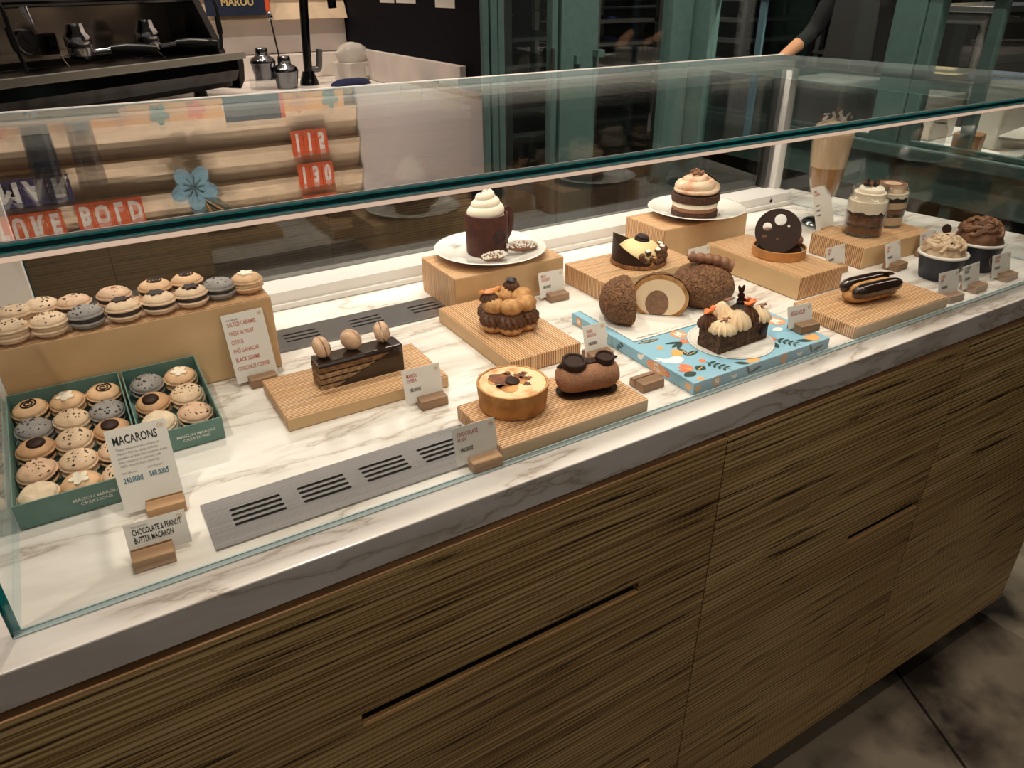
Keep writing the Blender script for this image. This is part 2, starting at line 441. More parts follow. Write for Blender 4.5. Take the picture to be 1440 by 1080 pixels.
def edge_glass(name, c):
    m = bpy.data.materials.new(name); m.use_nodes = True; MAT[name] = m
    N = m.node_tree.nodes; L = m.node_tree.links; N.clear()
    out = N.new('ShaderNodeOutputMaterial'); a = N.new('ShaderNodeMixShader'); b = N.new('ShaderNodeMixShader')
    t = N.new('ShaderNodeBsdfTranslucent'); t.inputs[0].default_value = rgb(*c); d = N.new('ShaderNodeBsdfDiffuse'); d.inputs[0].default_value = rgb(*c)
    g = N.new('ShaderNodeBsdfGlossy'); g.inputs['Roughness'].default_value = 0.08
    a.inputs[0].default_value = 0.35; L.new(t.outputs[0], a.inputs[1]); L.new(d.outputs[0], a.inputs[2])
    b.inputs[0].default_value = 0.08; L.new(a.outputs[0], b.inputs[1]); L.new(g.outputs[0], b.inputs[2]); L.new(b.outputs[0], out.inputs[0])
edge_glass('glass_edge', (24, 128, 133))
plain('glass_core', (4,58,62), 0.2)
plain('glass_edge_pale', (188,206,207), 0.15)
plain('praline', (140,106,82), 0.7, var=0.1, vscale=200, bump=0.2, bscale=500)
plain('shadow_gap', (12,10,9), 0.9)  # near black: shade painted into gaps and recesses, also floor joints and passage plinth
plain('concrete', (128,118,102), 0.5, c2=(44,36,32), vscale=4.0, lo=0.46, hi=0.60, detail=12, bump=0.3, bscale=60)
plain('slat_wood', (208,184,154), 0.6, var=0.08, vscale=12)
plain('amber_box', (150,104,60), 0.35)
plain('screen_blue', (70,96,130), 0.3)
plain('oak_lit', (226,180,122), 0.5)  # oak made paler to paint the light caught by the slot edge
plain('pane_edge', (92,124,138), 0.3)
plain('stone_white', (226,216,208), 0.4, var=0.06, vscale=6)
plain('machine_steel', (205,194,178), 0.18, 0.9, var=0.3, vscale=4)
plain('lip_steel', (150,148,138), 0.4, 0.2)
glass('clear_glass')
glass('door_glass', (0.62, 0.63, 0.62), 0.07)
glass('partition_glass', (0.86, 0.90, 0.89), 0.045)
glass('jar_glass', (0.985, 0.985, 0.98), 0.045)
glass('clear_plastic', (0.82, 0.82, 0.82), 0.06, 0.1)
emit('led', (255, 214, 188), 0.62)
emit('lamp_lens', (255, 220, 180), 6.0)
emit('lamp_violet', (150, 150, 255), 2.0)

# ------------------------------------------------------------------ all lettering used below
T_MAC = TX('MACARONS', 0.012); T_MACTXT = TX('These macarons are unique to\nMaison Marou, using cashew\npowder as base for macaron shells.\nEach macaron is colored with\n100% natural plant coloring.', 0.0, spacing=1.15)
T_240 = TX('240.000đ', 0.02); T_560 = TX('560.000đ', 0.02); T_LOGO = TX('M', 0.03, 'CENTER')
T_CPM = TX('CHOCOLATE & PEANUT\nBUTTER MACARON', 0.012, spacing=0.95); T_TINY = TX('MACARONS', 0.0)
T_FLAV = [TX(s, 0.008) for s in ('SALTED CARAMEL', 'PASSION FRUIT', 'CITRUS', 'PHỞ GANACHE', 'BLACK SESAME', 'COCONUT COFFEE')]
T_OPERA = TX('MAROU\nOPERA', 0.008, spacing=0.9); T_180 = TX('180.000đ', 0.016); T_FLAN = TX('CHOCOLATE\nFLAN', 0.008, spacing=0.9); T_140 = TX('140.000đ', 0.016)
T_SOLD = TX('SOLD OUT', 0.016); T_PARIS = TX('PARIS\nSAIGON', 0.008, spacing=0.9); T_MUG = TX('MUG\nDESSERT', 0.008, spacing=0.9)
T_BOX = TX('MAISON MAROU\nCREATIONS', 0.01, 'CENTER', 1.1); T_MAROU = TX('MAROU', 0.03, 'CENTER')
T_CAKE = TX('CAKE\nJAR', 0.008, spacing=0.9); T_CUP = TX('COOKIES\nCREAM', 0.008, spacing=0.9); T_100 = TX('100.000đ', 0.016)
T_PPY = TX('PPY\nSTER!', 0.03, spacing=0.9); T_SCRIPT = TX('Maison Marou', 0.0)
T_DIG = {c: TX(c, 0.05, 'CENTER') for c in '103456789BOLDTUREMA'}
T_STARB = TX('SINCE\nMAROU', 0.0)
T_SPICED = TX('SIZE', 0.0)
prepare_texts(TEXT_ITEMS)

# ------------------------------------------------------------------ the setting
def struct(name, mb, mat, parent=None, bevel=0, smooth=False, label=None):
    o = obj(name, mb, mat, parent, smooth=smooth, bevel=bevel)
    if not parent: o['kind'] = 'structure'
    return o
floor = struct('floor', MB().box(-3, 6, -2.2, 6, -0.10, -0.006), 'shadow_gap')
J0, J1 = Vector((1.276-2*0.108*5, 0.343-2*0.244*5)), Vector((1.276+0.108*12, 0.343+0.244*12))
def jx(y, off=0): return 1.276 + (y-0.343)*0.108/0.244 + off
g = 0.004
for pts in ([(-3,-2.2), (jx(-2.2)-g,-2.2), (jx(1.7)-g,1.7), (-3,1.7)], [(jx(-2.2)+g,-2.2), (6,-2.2), (6,1.7), (jx(1.7)+g,1.7)],
            [(-3,1.71), (1.5,1.71), (1.5,6), (-3,6)], [(1.51,1.71), (6,1.71), (6,6), (1.51,6)]):
    obj('slab', MB().prism(pts, -0.006, 0.0), 'concrete', floor, smooth=False)
struct('ceiling', MB().box(-3, 6, -0.5, 6, 2.98, 3.05), 'kitchen_grey')
wb = struct('wall_back', MB().box(-3, 1.18, 3.148, 3.26, 0, 2.98), 'white_paint')
obj('stone_splash', MB().box(-3, 1.108, 3.128, 3.1485, CZ+0.236, CZ+0.352), 'stone_white', wb, smooth=False, bevel=0.002)
obj('stone_ledge', MB().box(-3, 1.088, 3.075, 3.1485, CZ+0.150, CZ+0.234), 'stone_white', wb, smooth=False, bevel=0.002)
ws = struct('wall_side', MB().box(1.11, 1.18, 2.021, 3.148, 0, CZ+0.456), 'navy_paint')
obj('upper_wall', MB().box(1.11, 1.18, 2.021, 3.148, CZ+0.478, 2.98), 'white_paint', ws, smooth=False)
obj('wood_rail', MB().box(1.100, 1.19, 2.021, 3.148, CZ+0.456, CZ+0.478), 'oak', ws, smooth=False, bevel=0.002)
obj('stone_upstand', MB().box(1.088, 1.11, 2.114, 3.148, CZ+0.150, CZ+0.252), 'stone_white', ws, smooth=False, bevel=0.002)
for k in range(3): obj('jamb_trim', MB().box(1.108+k*0.0255, 1.108+k*0.0255+0.022, 2.006-0.004*(k%2), 2.0205, 0, 2.98), 'teal_paint', ws, smooth=False, bevel=0.003)
struct('wall_left', MB().box(-3.1, -3, -0.5, 3.26, 0, 2.98), 'white_paint')
struct('wall_kitchen', MB().box(1.18, 6, 5.6, 5.7, 0, 2.98), 'kitchen_grey')
struct('wall_right', MB().box(5.2, 5.3, -2.2, 5.6, 0, 2.98), 'kitchen_grey')

# glazed kitchen partition: one run across (y = 2.43), one run along the passage (x = 2.30)
pa = empty('glazed_partition', (0,0,0)); pa['kind'] = 'structure'
def post(x0, x1, y0, y1, parent, z0=0, z1=2.98, name='frame_post', mat='teal_paint'): return obj(name, MB().box(x0, x1, y0, y1, z0, z1), mat, parent, smooth=False, bevel=0.004)
post(1.18, 1.235, 2.40, 2.46, pa)
post(1.615, 1.640, 2.41, 2.45, pa); dp = post(1.645, 1.790, 2.395, 2.455, pa, name='door_stile')
post(1.795, 1.815, 2.405, 2.45, pa)
post(2.165, 2.270, 2.40, 2.46, pa)
obj('pane', MB().box(1.235, 1.645, 2.425, 2.433, 0.1, 2.9), 'partition_glass', pa, smooth=False)
obj('pane', MB().box(1.79, 2.17, 2.425, 2.433, 0.1, 2.9), 'partition_glass', pa, smooth=False)
obj('frame_rail', MB().box(1.235, 2.27, 2.41, 2.45, 0, 0.10), 'teal_paint', pa, smooth=False)
# lever handle, keeper and latch on the stile
obj('door_handle', MB().box(1.685, 1.80, 2.335, 2.358, CZ+0.150, CZ+0.174).box(1.775, 1.80, 2.335, 2.358, CZ+0.08, CZ+0.152).box(1.695, 1.715, 2.355, 2.396, CZ+0.152, CZ+0.172), 'teal_paint', dp, smooth=False, bevel=0.003)
obj('lock', MB().box(1.70, 1.725, 2.375, 2.396, CZ+0.205, CZ+0.235).box(1.70, 1.725, 2.380, 2.396, CZ+0.185, CZ+0.192), 'teal_paint', dp, smooth=False, bevel=0.002)
obj('latch', MB().box(1.785, 1.815, 2.36, 2.40, CZ+0.225, CZ+0.25), 'teal_paint', dp, smooth=False, bevel=0.002)
obj('hinge', MB().tube([(1.612, 2.40, CZ+0.16), (1.612, 2.40, CZ+0.26)], 0.008, 10), 'steel_dull', pa)
# passage run
pb = empty('passage_partition', (0,0,0)); pb['kind'] = 'structure'
post(2.275, 2.325, 2.310, 2.435, pb)
post(2.278, 2.322, 1.448, 1.548, pb); post(2.285, 2.330, 1.405, 1.446, pb)
post(2.290, 2.315, 1.225, 1.262, pb)
post(2.275, 2.325, -1.2, -1.1, pb)
for (a, b_) in ((1.548, 2.31), (-1.1, 1.405)):
    obj('pane', MB().box(2.297, 2.303, a, b_, CZ+0.02, 2.9), 'partition_glass', pb, smooth=False)
    obj('sill_bead', MB().box(2.282, 2.298, a, b_, CZ+0.012, CZ+0.028), 'teal_paint', pb, smooth=False, bevel=0.003)
obj('glass_edge', MB().box(2.295, 2.305, 2.062, 2.090, CZ+0.02, 2.9), 'pane_edge', pb, smooth=False)
obj('sill', MB().box(2.265, 2.345, -1.2, 2.43, CZ-0.028, CZ+0.012), 'teal_paint', pb, smooth=False, bevel=0.006)
obj('panel', MB().box(2.285, 2.335, -1.2, 2.43, CZ-0.14, CZ-0.028), 'teal_paint', pb, smooth=False)
obj('plinth', MB().box(2.32, 2.36, -1.2, 2.43, 0, CZ-0.14), 'shadow_gap', pb, smooth=False)
obj('blocker_rail', MB().box(2.27, 2.33, -1.2, 2.43, 1.388, 1.43), 'teal_paint', pb, smooth=False, bevel=0.004)  # unseen rail, added below the reflection-blocking panel
obj('reflection_blocker', MB().box(2.31, 2.33, -1.2, 2.43, 1.43, 2.98), 'kitchen_dark', pb, smooth=False)  # unseen dark panel, added to keep a head out of the case-top reflection

# ------------------------------------------------------------------ marble worktop and the drawer units below
FY = 0.547
top_pts = [(-1.2, FY), (1.715, FY), (1.592, 1.262), (-1.2, 1.262)]
ct = obj('marble_worktop', MB().prism(top_pts, -0.0385, 0.0), 'marble', None, (0, 0, CZ), smooth=False, bevel=0.0015)
tag(ct, 'long white veined marble worktop of the pastry counter', 'worktop')
tag(obj('shadow_rail', MB().box(-1.2, 1.70, FY+0.030, 1.2, -0.0520, -0.0386), 'shadow_gap', None, (0,0,CZ), smooth=False), 'recessed strip painted dark for the shade between marble worktop and wooden drawer fronts', 'rail')  # near-black strip paints the shade in the gap under the marble
PY = 0.5450
def unit(x0, x1, slots, label):
    u = empty('drawer_cabinet', ((x0+x1)/2, PY, CZ), 0, label, 'cabinet', 'wooden drawer cabinets under the marble counter')
    w = x1-x0; c = (x0+x1)/2
    outer = [(-w/2+0.0012, -0.882), (w/2-0.0012, -0.882), (w/2-0.0012, -0.0480), (-w/2+0.0012, -0.0480)]
    holes = [[(a-c, z), (b-c, z), (b-c, z+0.019), (a-c, z+0.019)] for a, b, z in slots]
    me = plate_mesh('front_panel', outer, holes, -0.024, 0.0)
    me.transform(Matrix.Rotation(PI/2, 4, 'X'))
    obj('front_panel', me, 'cabinet_ply', u, smooth=False)
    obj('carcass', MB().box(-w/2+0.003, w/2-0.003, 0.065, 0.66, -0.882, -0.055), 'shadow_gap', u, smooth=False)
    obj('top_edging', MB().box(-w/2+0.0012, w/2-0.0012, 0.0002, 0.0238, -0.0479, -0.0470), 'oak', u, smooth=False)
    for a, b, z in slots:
        obj('slot_lit_edge', MB().box(a-c+0.0003, b-c-0.0003, 0.0004, 0.0060, z+0.0002, z+0.0030), 'oak_lit', u, smooth=False)  # light on the lower slot edge, painted as a paler strip
        obj('slot_shade', MB().box(a-c+0.0003, b-c-0.0003, 0.0062, 0.054, z+0.0002, z+0.0012), 'shadow_gap', u, smooth=False)  # shade inside the slot, painted as a near-black strip
    return u
unit(-0.60, 0.647, [(0.130, 0.517, -0.248), (0.190, 0.579, -0.657)], 'widest wooden drawer cabinet with two long slot handles')
unit(0.647, 1.187, [(0.983, 1.180, -0.377)], 'middle wooden drawer cabinet with one short slot handle')
unit(1.187, 1.735, [], 'plain wooden end cabinet without slot handles')
tag(obj('plinth_board', MB().box(-0.6, 1.68, 0.60, 1.15, -0.95, -0.883), 'shadow_gap', None, (0,0,CZ), smooth=False), 'recessed plinth board under the drawer cabinets, coloured black for its shade', 'plinth')  # black colour stands in for shade in the toe recess

# ------------------------------------------------------------------ ventilation grilles let into the worktop
def slotloop(x0, x1, y, r=0.0022, n=4):
    return [(x1-r+r*math.cos(-PI/2+PI*i/n), y+r*math.sin(-PI/2+PI*i/n)) for i in range(n+1)] + [(x0+r+r*math.cos(PI/2+PI*i/n), y+r*math.sin(PI/2+PI*i/n)) for i in range(n+1)]
def grille(x0, x1, y0, y1, groups, ys, label):
    u = empty('vent_grille', ((x0+x1)/2, (y0+y1)/2, CZ+0.0004), 0, label, 'grille', 'steel ventilation grilles in the worktop')
    cx, cy = (x0+x1)/2, (y0+y1)/2
    holes = [slotloop(a-cx, b-cx, y-cy) for a, b in groups for y in ys]
    obj('plate', plate_mesh('plate', [(x0-cx,y0-cy),(x1-cx,y0-cy),(x1-cx,y1-cy),(x0-cx,y1-cy)], holes, 0.0008, 0.0022), 'brushed_steel', u, smooth=False)
    obj('dark_backing', MB().box(x0-cx+0.004, x1-cx-0.004, y0-cy+0.004, y1-cy-0.004, 0, 0.0006), 'slot_black', u, smooth=False)  # black sheet stands in for the shaded hollow below the slots
grille(0.0345, 0.335, 0.6055, 0.6842, [(0.0582+0.0689*k, 0.1097+0.0689*k) for k in range(4)], [0.6334, 0.642, 0.6506, 0.659], 'brushed steel slotted vent grille close to the front glass')
grille(0.15, 0.53, 0.9985, 1.0765, [(0.222+0.103*k, 0.2745+0.103*k) for k in range(3)], [1.0270, 1.0392, 1.0515], 'brushed steel slotted vent grille near the rear doors')

# ------------------------------------------------------------------ glass display case
case = empty('display_case', (0.7, 0.9, CZ), 0, 'long clear glass pastry display case with teal edges standing on the marble', 'display case')
def cpart(name, mb, mat, parent=None, **k):
    mb.xf(Matrix.Translation((-0.7, -0.9, 0))); return obj(name, mb, mat, parent or case, **k)
def pane(name, quad, t, mats=('clear_glass', 'glass_edge', 'glass_edge_pale'), z0=0, z1=0.3):
    """vertical glass pane along the line quad[0]-quad[1], thickness t to its left, edges tinted"""
    a, b = Vector(quad[0]), Vector(quad[1]); d = (b-a).normalized(); n = Vector((-d.y, d.x))*t
    p = [a, b, b+n, a+n]; m = MB()
    v = [(q.x, q.y, z0) for q in p] + [(q.x, q.y, z1) for q in p]
    o = len(m.v); m.v += v
    m.f += [[0,1,5,4],[2,3,7,6]]; m.m += [0,0]
    m.f += [[1,2,6,5],[3,0,4,7],[3,2,1,0],[4,5,6,7]]; m.m += [1,1,2,1]
    return cpart(name, m, list(mats), smooth=False)
XL, GY, BY = -0.131, 0.583, 1.163
RF, RB = (1.520, GY), (1.467, BY+0.04)
ZT = 0.3215
pane('front_pane', ((XL, GY), (1.520, GY)), 0.006, z0=0.0005, z1=ZT-0.0105)
pane('side_pane', ((XL+0.006, GY+0.0065), (XL+0.006, BY+0.085)), 0.006, z0=0.0005, z1=ZT-0.0105)
pane('side_pane', ((1.5195, GY+0.0065), (1.464, BY+0.085)), -0.006, z0=0.0005, z1=ZT-0.0105)
# thick teal end of the front pane at the near left corner
cpart('corner_edge', MB().prism([(XL-0.0005, GY-0.0005), (XL+0.0002, GY-0.0005), (XL+0.0002, GY+0.0075), (XL-0.0005, GY+0.0075)], 0.0006, ZT-0.0105), 'glass_edge', smooth=False)
m = MB(); q = [(XL-0.002, GY-0.002), (1.5225, GY-0.002), (1.4625, 1.247), (XL-0.002, 1.247)]
m.v += [(x, y, ZT-0.0100) for x, y in q] + [(x, y, ZT) for x, y in q]
m.f += [[3,2,1,0],[4,5,6,7],[0,1,5,4],[1,2,6,5],[2,3,7,6],[3,0,4,7]]; m.m += [0,0,1,2,2,2]
tp = cpart('top_pane', m, ['clear_glass', 'glass_edge', 'glass_edge_pale'], smooth=False)
# polished arris along the front of the top pane
cpart('polished_arris', MB().box(XL-0.002, 1.5225, GY-0.0027, GY-0.0018, ZT-0.0016, ZT+0.0002).box(XL-0.002, 1.5225, GY-0.0027, GY-0.0018, ZT-0.0100, ZT-0.0080), 'glass_edge_pale', smooth=False)
cpart('edge_core', MB().box(XL-0.001, 1.522, GY-0.0024, GY-0.0019, ZT-0.0068, ZT-0.0034), 'glass_core', smooth=False)
# seam lines where the panes meet the marble
cpart('silicone_bead', MB().box(XL, 1.52, GY-0.0012, GY+0.0005, 0.0003, 0.0016).box(XL, 1.52, GY+0.0058, GY+0.0075, 0.0003, 0.0016), 'glass_edge_pale', smooth=False)
cpart('silicone_bead', MB().box(XL-0.001, XL+0.0005, GY+0.007, BY, 0.0003, 0.0014), 'glass_edge_pale', smooth=False)
# warm LED profile under the top front edge
led = cpart('led_profile', MB().box(XL+0.006, 1.51, GY+0.0065, GY+0.0145, ZT-0.0165, ZT-0.0104), 'white_metal', smooth=False)
cpart('led_lens', MB().box(XL+0.006, 1.51, GY+0.0061, GY+0.0064, ZT-0.0162, ZT-0.0120), 'led', smooth=False)
strip = area('led_strip', (0.69, GY+0.012, CZ+ZT-0.0195), (0.69, GY+0.24, CZ), 1.1, 1.60, 0.006, (1.0, 0.86, 0.72))
rear_strip = area('led_strip', (0.67, 1.2155, CZ+ZT-0.0280), (0.67, 1.2150, CZ), 2.4, 1.55, 0.008, (1.0, 0.88, 0.76))
# rear frame: bottom rail, top rail, right post, two sliding doors
cpart('bottom_rail', MB().box(XL, 1.468, BY-0.006, BY+0.004, 0.0005, 0.010).box(XL, 1.468, BY, BY+0.085, 0.0005, 0.0295), 'white_metal', smooth=False, bevel=0.001)
cpart('top_rail', MB().box(XL, 1.468, 1.212, 1.252, ZT-0.026, ZT-0.0105).box(XL, 1.468, 1.2475, 1.252, ZT-0.0105, ZT+0.001), 'white_metal', smooth=False, bevel=0.001)
cpart('corner_post', MB().box(1.452, 1.474, BY+0.040, BY+0.085, 0.0295, ZT-0.026), 'white_metal', smooth=False, bevel=0.001)
cpart('post_channel', MB().box(1.436, 1.448, BY+0.056, BY+0.080, 0.0295, ZT-0.026), 'steel_dull', smooth=False)
cpart('corner_post', MB().box(XL+0.008, XL+0.05, BY+0.040, BY+0.085, 0.0295, ZT-0.026), 'white_metal', smooth=False, bevel=0.001)
for x0, x1, y in ((XL+0.05, 0.71, BY+0.060), (0.70, 1.437, BY+0.070)):
    d = cpart('sliding_door', MB().box(x0, x1, y, y+0.005, 0.030, ZT-0.026), ['door_glass'], smooth=False)
    obj('door_edge', MB().box(x0-0.7, x0+0.002-0.7, y-0.9, y+0.0052-0.9, 0.030, ZT-0.026), 'glass_edge', d, smooth=False)
obj('lock_hole', MB().lathe([(0, 0.0004), (0.004, 0.0004), (0.004, 0), (0, 0)], 12), 'slot_black', case, (1.40-0.7, BY-0.9-0.0005, 0.017), (PI/2, 0, 0))

# ------------------------------------------------------------------ laminated wooden risers
def riser(cx, cy, w, d, hgt, rz, label, z=0.0):
    u = empty('wooden_riser', (cx, cy, CZ+0.0004+z), rz, label, 'riser', 'laminated wooden display risers')
    m = MB(); x, y = w/2, d/2
    m.v += [(-x,-y,0),(x,-y,0),(x,y,0),(-x,y,0),(-x,-y,hgt),(x,-y,hgt),(x,y,hgt),(-x,y,hgt)]
    m.f += [[4,5,6,7],[3,2,1,0],[1,2,6,5],[3,0,4,7],[0,1,5,4],[2,3,7,6]]; m.m += [0,0,0,0,1,1]
    obj('block', m, ['ply', 'veneer'], u, smooth=False, bevel=0.0018, seg=2)
    return u
H_MAC = 0.104
riser(0.037, 0.956+0.050, 0.318, 0.100, H_MAC, 0, 'tall long wooden riser carrying the row of macarons')
riser(0.2605, 0.8375, 0.213, 0.117, 0.017, 0, 'low wooden riser under the layered opera cake')
riser(0.590, 1.052, 0.208, 0.126, 0.060, 0.0, 'thick wooden riser under the plate with the chocolate mug')
riser(0.508, 0.869, 0.220, 0.116, 0.023, PI/2, 'wooden riser under the choux ring, set end-on to the front')
riser(0.4435, 0.6465, 0.209, 0.110, 0.018, 0, 'low wooden riser holding the flan and the velvet log cake')
riser(0.8200, 0.9595, 0.208, 0.118, 0.035, 0, 'wooden riser under the yellow dome cake')
riser(1.0440, 1.0660, 0.216, 0.115, 0.060, 0, 'thick wooden riser under the plate with the cream-topped layer cake')
riser(1.0480, 0.8490, 0.218, 0.108, 0.040, PI/2, 'wooden riser under the tart with the holed chocolate disc')
riser(1.0590, 0.6500, 0.232, 0.116, 0.019, 0, 'low wooden riser under the chocolate eclair')
riser(1.3145, 0.8400, 0.204, 0.118, 0.040, 0, 'wooden riser under the two dessert jars')

# ------------------------------------------------------------------ price cards in slotted wooden holders
def holder_mesh(w=0.036, d=0.029, hgt=0.0125):
    # cross section in (y,z) with a slanting slot for the card
    s0, s1 = 0.0005, 0.0030
    sec = [(-d/2,0),(d/2,0),(d/2,hgt*0.86),(s1+0.002,hgt),(s1,hgt*0.35),(s0,hgt*0.35),(s0+0.002,hgt),(-d/2+0.001,hgt*0.94)]
    m = MB(); n = len(sec)
    m.v += [(-w/2,y,z) for y,z in sec] + [(w/2,y,z) for y,z in sec]
    m.f += [list(range(n)), list(range(n,2*n))[::-1]] + [[i,n+i,n+(i+1)%n,(i+1)%n] for i in range(n)]; m.m += [0]*(n+2)
    return m
SIGN_LIGHT = {}
def sign(x, y, w, hgt, yaw, tilt, label, lines=(), hold=0.5, z=0.0, wood='oak', logo=True):
    """x,y: lower left corner of the card; hold: where along the card the holder sits"""
    u = empty('price_card', (x, y, CZ+z+0.0006), yaw, label, 'sign', 'price cards in wooden holders')
    obj('card_holder', holder_mesh(), wood, u, (0.018+hold*(w-0.036), -0.002, 0), smooth=False, bevel=0.0008)
    m = MB().box(0, w, -0.0004, 0.0004, 0, hgt)
    c = obj('card', m, 'paper', u, (0, 0.0004, 0.0045), (-tilt, 0, 0), smooth=False)
    for key, mat, lx, lz, size, sx in lines:
        lettering(key, mat, c, (lx, -0.0007, lz), size, sx, (PI/2, 0, 0))
    if logo:
        obj('round_logo', MB().tube([(w-0.0055+0.0025*math.cos(a), -0.0006, hgt-0.0055+0.0025*math.sin(a)) for a in [2*PI*i/16 for i in range(17)]], 0.00022, 5), 'ink_gold', c)
        lettering(T_LOGO, 'ink_gold', c, (w-0.0055, -0.0007, hgt-0.0068), 0.0032, 0.9, (PI/2,0,0))
    return u
D = math.radians
def price(t, p, small=True, red='ink_red'):
    return ((t, red, 0.005, 0.0330, 0.0068, 0.62), (p, 'ink_black', 0.006, 0.0150, 0.0066, 0.62))
sign(0.1285, 0.925, 0.054, 0.092, D(2), D(16), 'tall card listing six red macaron flavours before the long riser',
     [(T_TINY, 'ink_black', 0.005, 0.0830, 0.0030, 0.9)] + [(k, 'ink_red', 0.005, 0.0755-i*0.0118, 0.0078, 0.60) for i, k in enumerate(T_FLAV)], 0.75, wood='walnut')
sign(-0.032, 0.7040, 0.056, 0.0855, D(-3), D(24), 'tall card headed MACARONS in front of the large green box',
     [(T_MAC, 'ink_black', 0.005, 0.0690, 0.0125, 0.60), (T_MACTXT, 'ink_grey', 0.006, 0.0630, 0.0037, 0.88), (T_240, 'ink_blue', 0.006, 0.0300, 0.0078, 0.60),
      (T_560, 'ink_blue', 0.030, 0.0310, 0.0078, 0.60), (T_TINY, 'ink_grey', 0.006, 0.0390, 0.0028, 0.9), (T_TINY, 'ink_grey', 0.030, 0.0400, 0.0028, 0.9)], 0.97)
sign(-0.0355, 0.6290, 0.053, 0.0325, D(-3), D(24), 'card reading CHOCOLATE & PEANUT BUTTER MACARON',
     [(T_TINY, 'ink_grey', 0.006, 0.0275, 0.0028, 0.9), (T_CPM, 'ink_black', 0.006, 0.0205, 0.0080, 0.48)], 0.05)
sign(0.2965, 0.7560, 0.051, 0.0440, D(-2), D(14), 'card reading MAROU OPERA beside the opera cake', price(T_OPERA, T_180), 0.92, wood='walnut')
sign(0.2885, 0.6030, 0.052, 0.0440, D(-2), D(14), 'card reading CHOCOLATE FLAN by the front glass', price(T_FLAN, T_140), 0.80)
sign(0.6320, 0.9650, 0.048, 0.0420, D(-3), D(14), 'card leaning before the chocolate mug riser', price(T_MUG, T_180), 0.85, wood='walnut')
sign(0.5660, 0.7470, 0.038, 0.0440, D(-2), D(14), 'card half hidden behind the choux ring riser', price(T_PARIS, T_180), 0.4, wood='walnut')
sign(0.8490, 0.6370, 0.046, 0.0320, D(-6), D(16), 'card reading SOLD OUT standing on the blue flowered box', [(T_SOLD, 'ink_red', 0.005, 0.0185, 0.0085, 0.66)], 0.9, z=0.0175, wood='walnut')
sign(0.9280, 0.9260, 0.052, 0.0420, D(0), D(12), 'card mostly hidden behind the whole choux bun', price(T_PARIS, T_180), 0.5)
sign(1.3180, 0.9640, 0.060, 0.092, D(3), D(20), 'tall narrow card in front of the milkshake glass', [(T_MUG, 'ink_red', 0.007, 0.080, 0.0075, 0.62)] + [(T_100, 'ink_black', 0.007, 0.052-0.010*i, 0.0050, 0.62) for i in range(3)], 0.5, logo=False)
sign(1.1430, 0.8010, 0.054, 0.0400, D(2), D(14), 'card peeking out behind the tart riser', price(T_CAKE, T_100), 0.3)
sign(1.2460, 0.7520, 0.050, 0.0430, D(5), D(16), 'card at the foot of the dessert jar riser, behind the eclair', price(T_CAKE, T_100), 0.6, wood='walnut')
sign(1.3640, 0.7630, 0.050, 0.0420, D(0), D(14), 'card between the dessert jar riser and the smaller ice cream cup', price(T_CAKE, T_100), 0.1, wood='walnut')
sign(1.1850, 0.6140, 0.050, 0.0420, D(-4), D(14), 'card at the right end of the eclair riser', price(T_CAKE, T_100), 0.5, wood='walnut')
sign(1.2550, 0.6150, 0.052, 0.0400, D(2), D(14), 'card standing before the smaller ice cream cup', price(T_CUP, T_100, red='ink_black'), 0.85, wood='walnut')
sign(1.3520, 0.6200, 0.054, 0.0400, D(-2), D(14), 'card standing before the larger ice cream cup', price(T_CUP, T_100), 0.85, wood='walnut')
u = empty('card_holder', (0.5900, 0.6435, CZ+0.0006), 0, 'empty slotted wooden card holder beside the blue flowered box', 'holder')
obj('block', holder_mesh(), 'walnut', u, smooth=False, bevel=0.0008)

# ------------------------------------------------------------------ macarons
def shell_mesh(name, seed, up=True, R=0.0205, lumpy=0.0):
    r0 = random.Random(seed)
    prof = [(0, 0.0116), (0.25, 0.0115), (0.5, 0.0108), (0.72, 0.0092), (0.88, 0.0068), (0.965, 0.0045), (0.95, 0.0036), (1.02, 0.0031), (1.045, 0.0022), (1.03, 0.0010), (0.95, 0.0003), (0.8, 0.0), (0, 0.0)]
    def fn(r, z, a):
        k = 1.0
        if z < 0.0035 and r > 0.9*R: k = 1 + 0.060*mnoise.noise(Vector((math.cos(a)*11, math.sin(a)*11, z*900+seed))) + 0.014*math.sin(a*27+z*2000)
        zz = z + (0.0006 + lumpy)*mnoise.noise(Vector((math.cos(a)*r*120, math.sin(a)*r*120, seed)))*(1 if z > 0.004 else 0)
        return r*k, zz
    m = MB().lathe([(p*R, z) for p, z in prof], 64, fn)
    if not up: m.xf(Matrix.Scale(-1, 4, (0,0,1)))
    return m.mesh(name)
SH_UP = [shell_mesh('top_shell', s) for s in (1, 2, 3)]
SH_DN = [shell_mesh('bottom_shell', s, False) for s in (4, 5)]
SH_LUMP = shell_mesh('top_shell', 9, True, lumpy=0.0018)
FILL = MB().lathe([(0, 0), (0.0185, 0), (0.0198, 0.0012), (0.0198, 0.0042), (0.0185, 0.0054), (0, 0.0054)], 32).mesh('filling')
def dome_z(r, R=0.0205):
    t = r/R
    pr = [(0,0.0116),(0.25,0.0115),(0.5,0.0108),(0.72,0.0092),(0.88,0.0068),(1,0.003)]
    for (a, za), (b, zb) in zip(pr, pr[1:]):
        if t <= b: return za + (zb-za)*(t-a)/(b-a)
    return 0.003
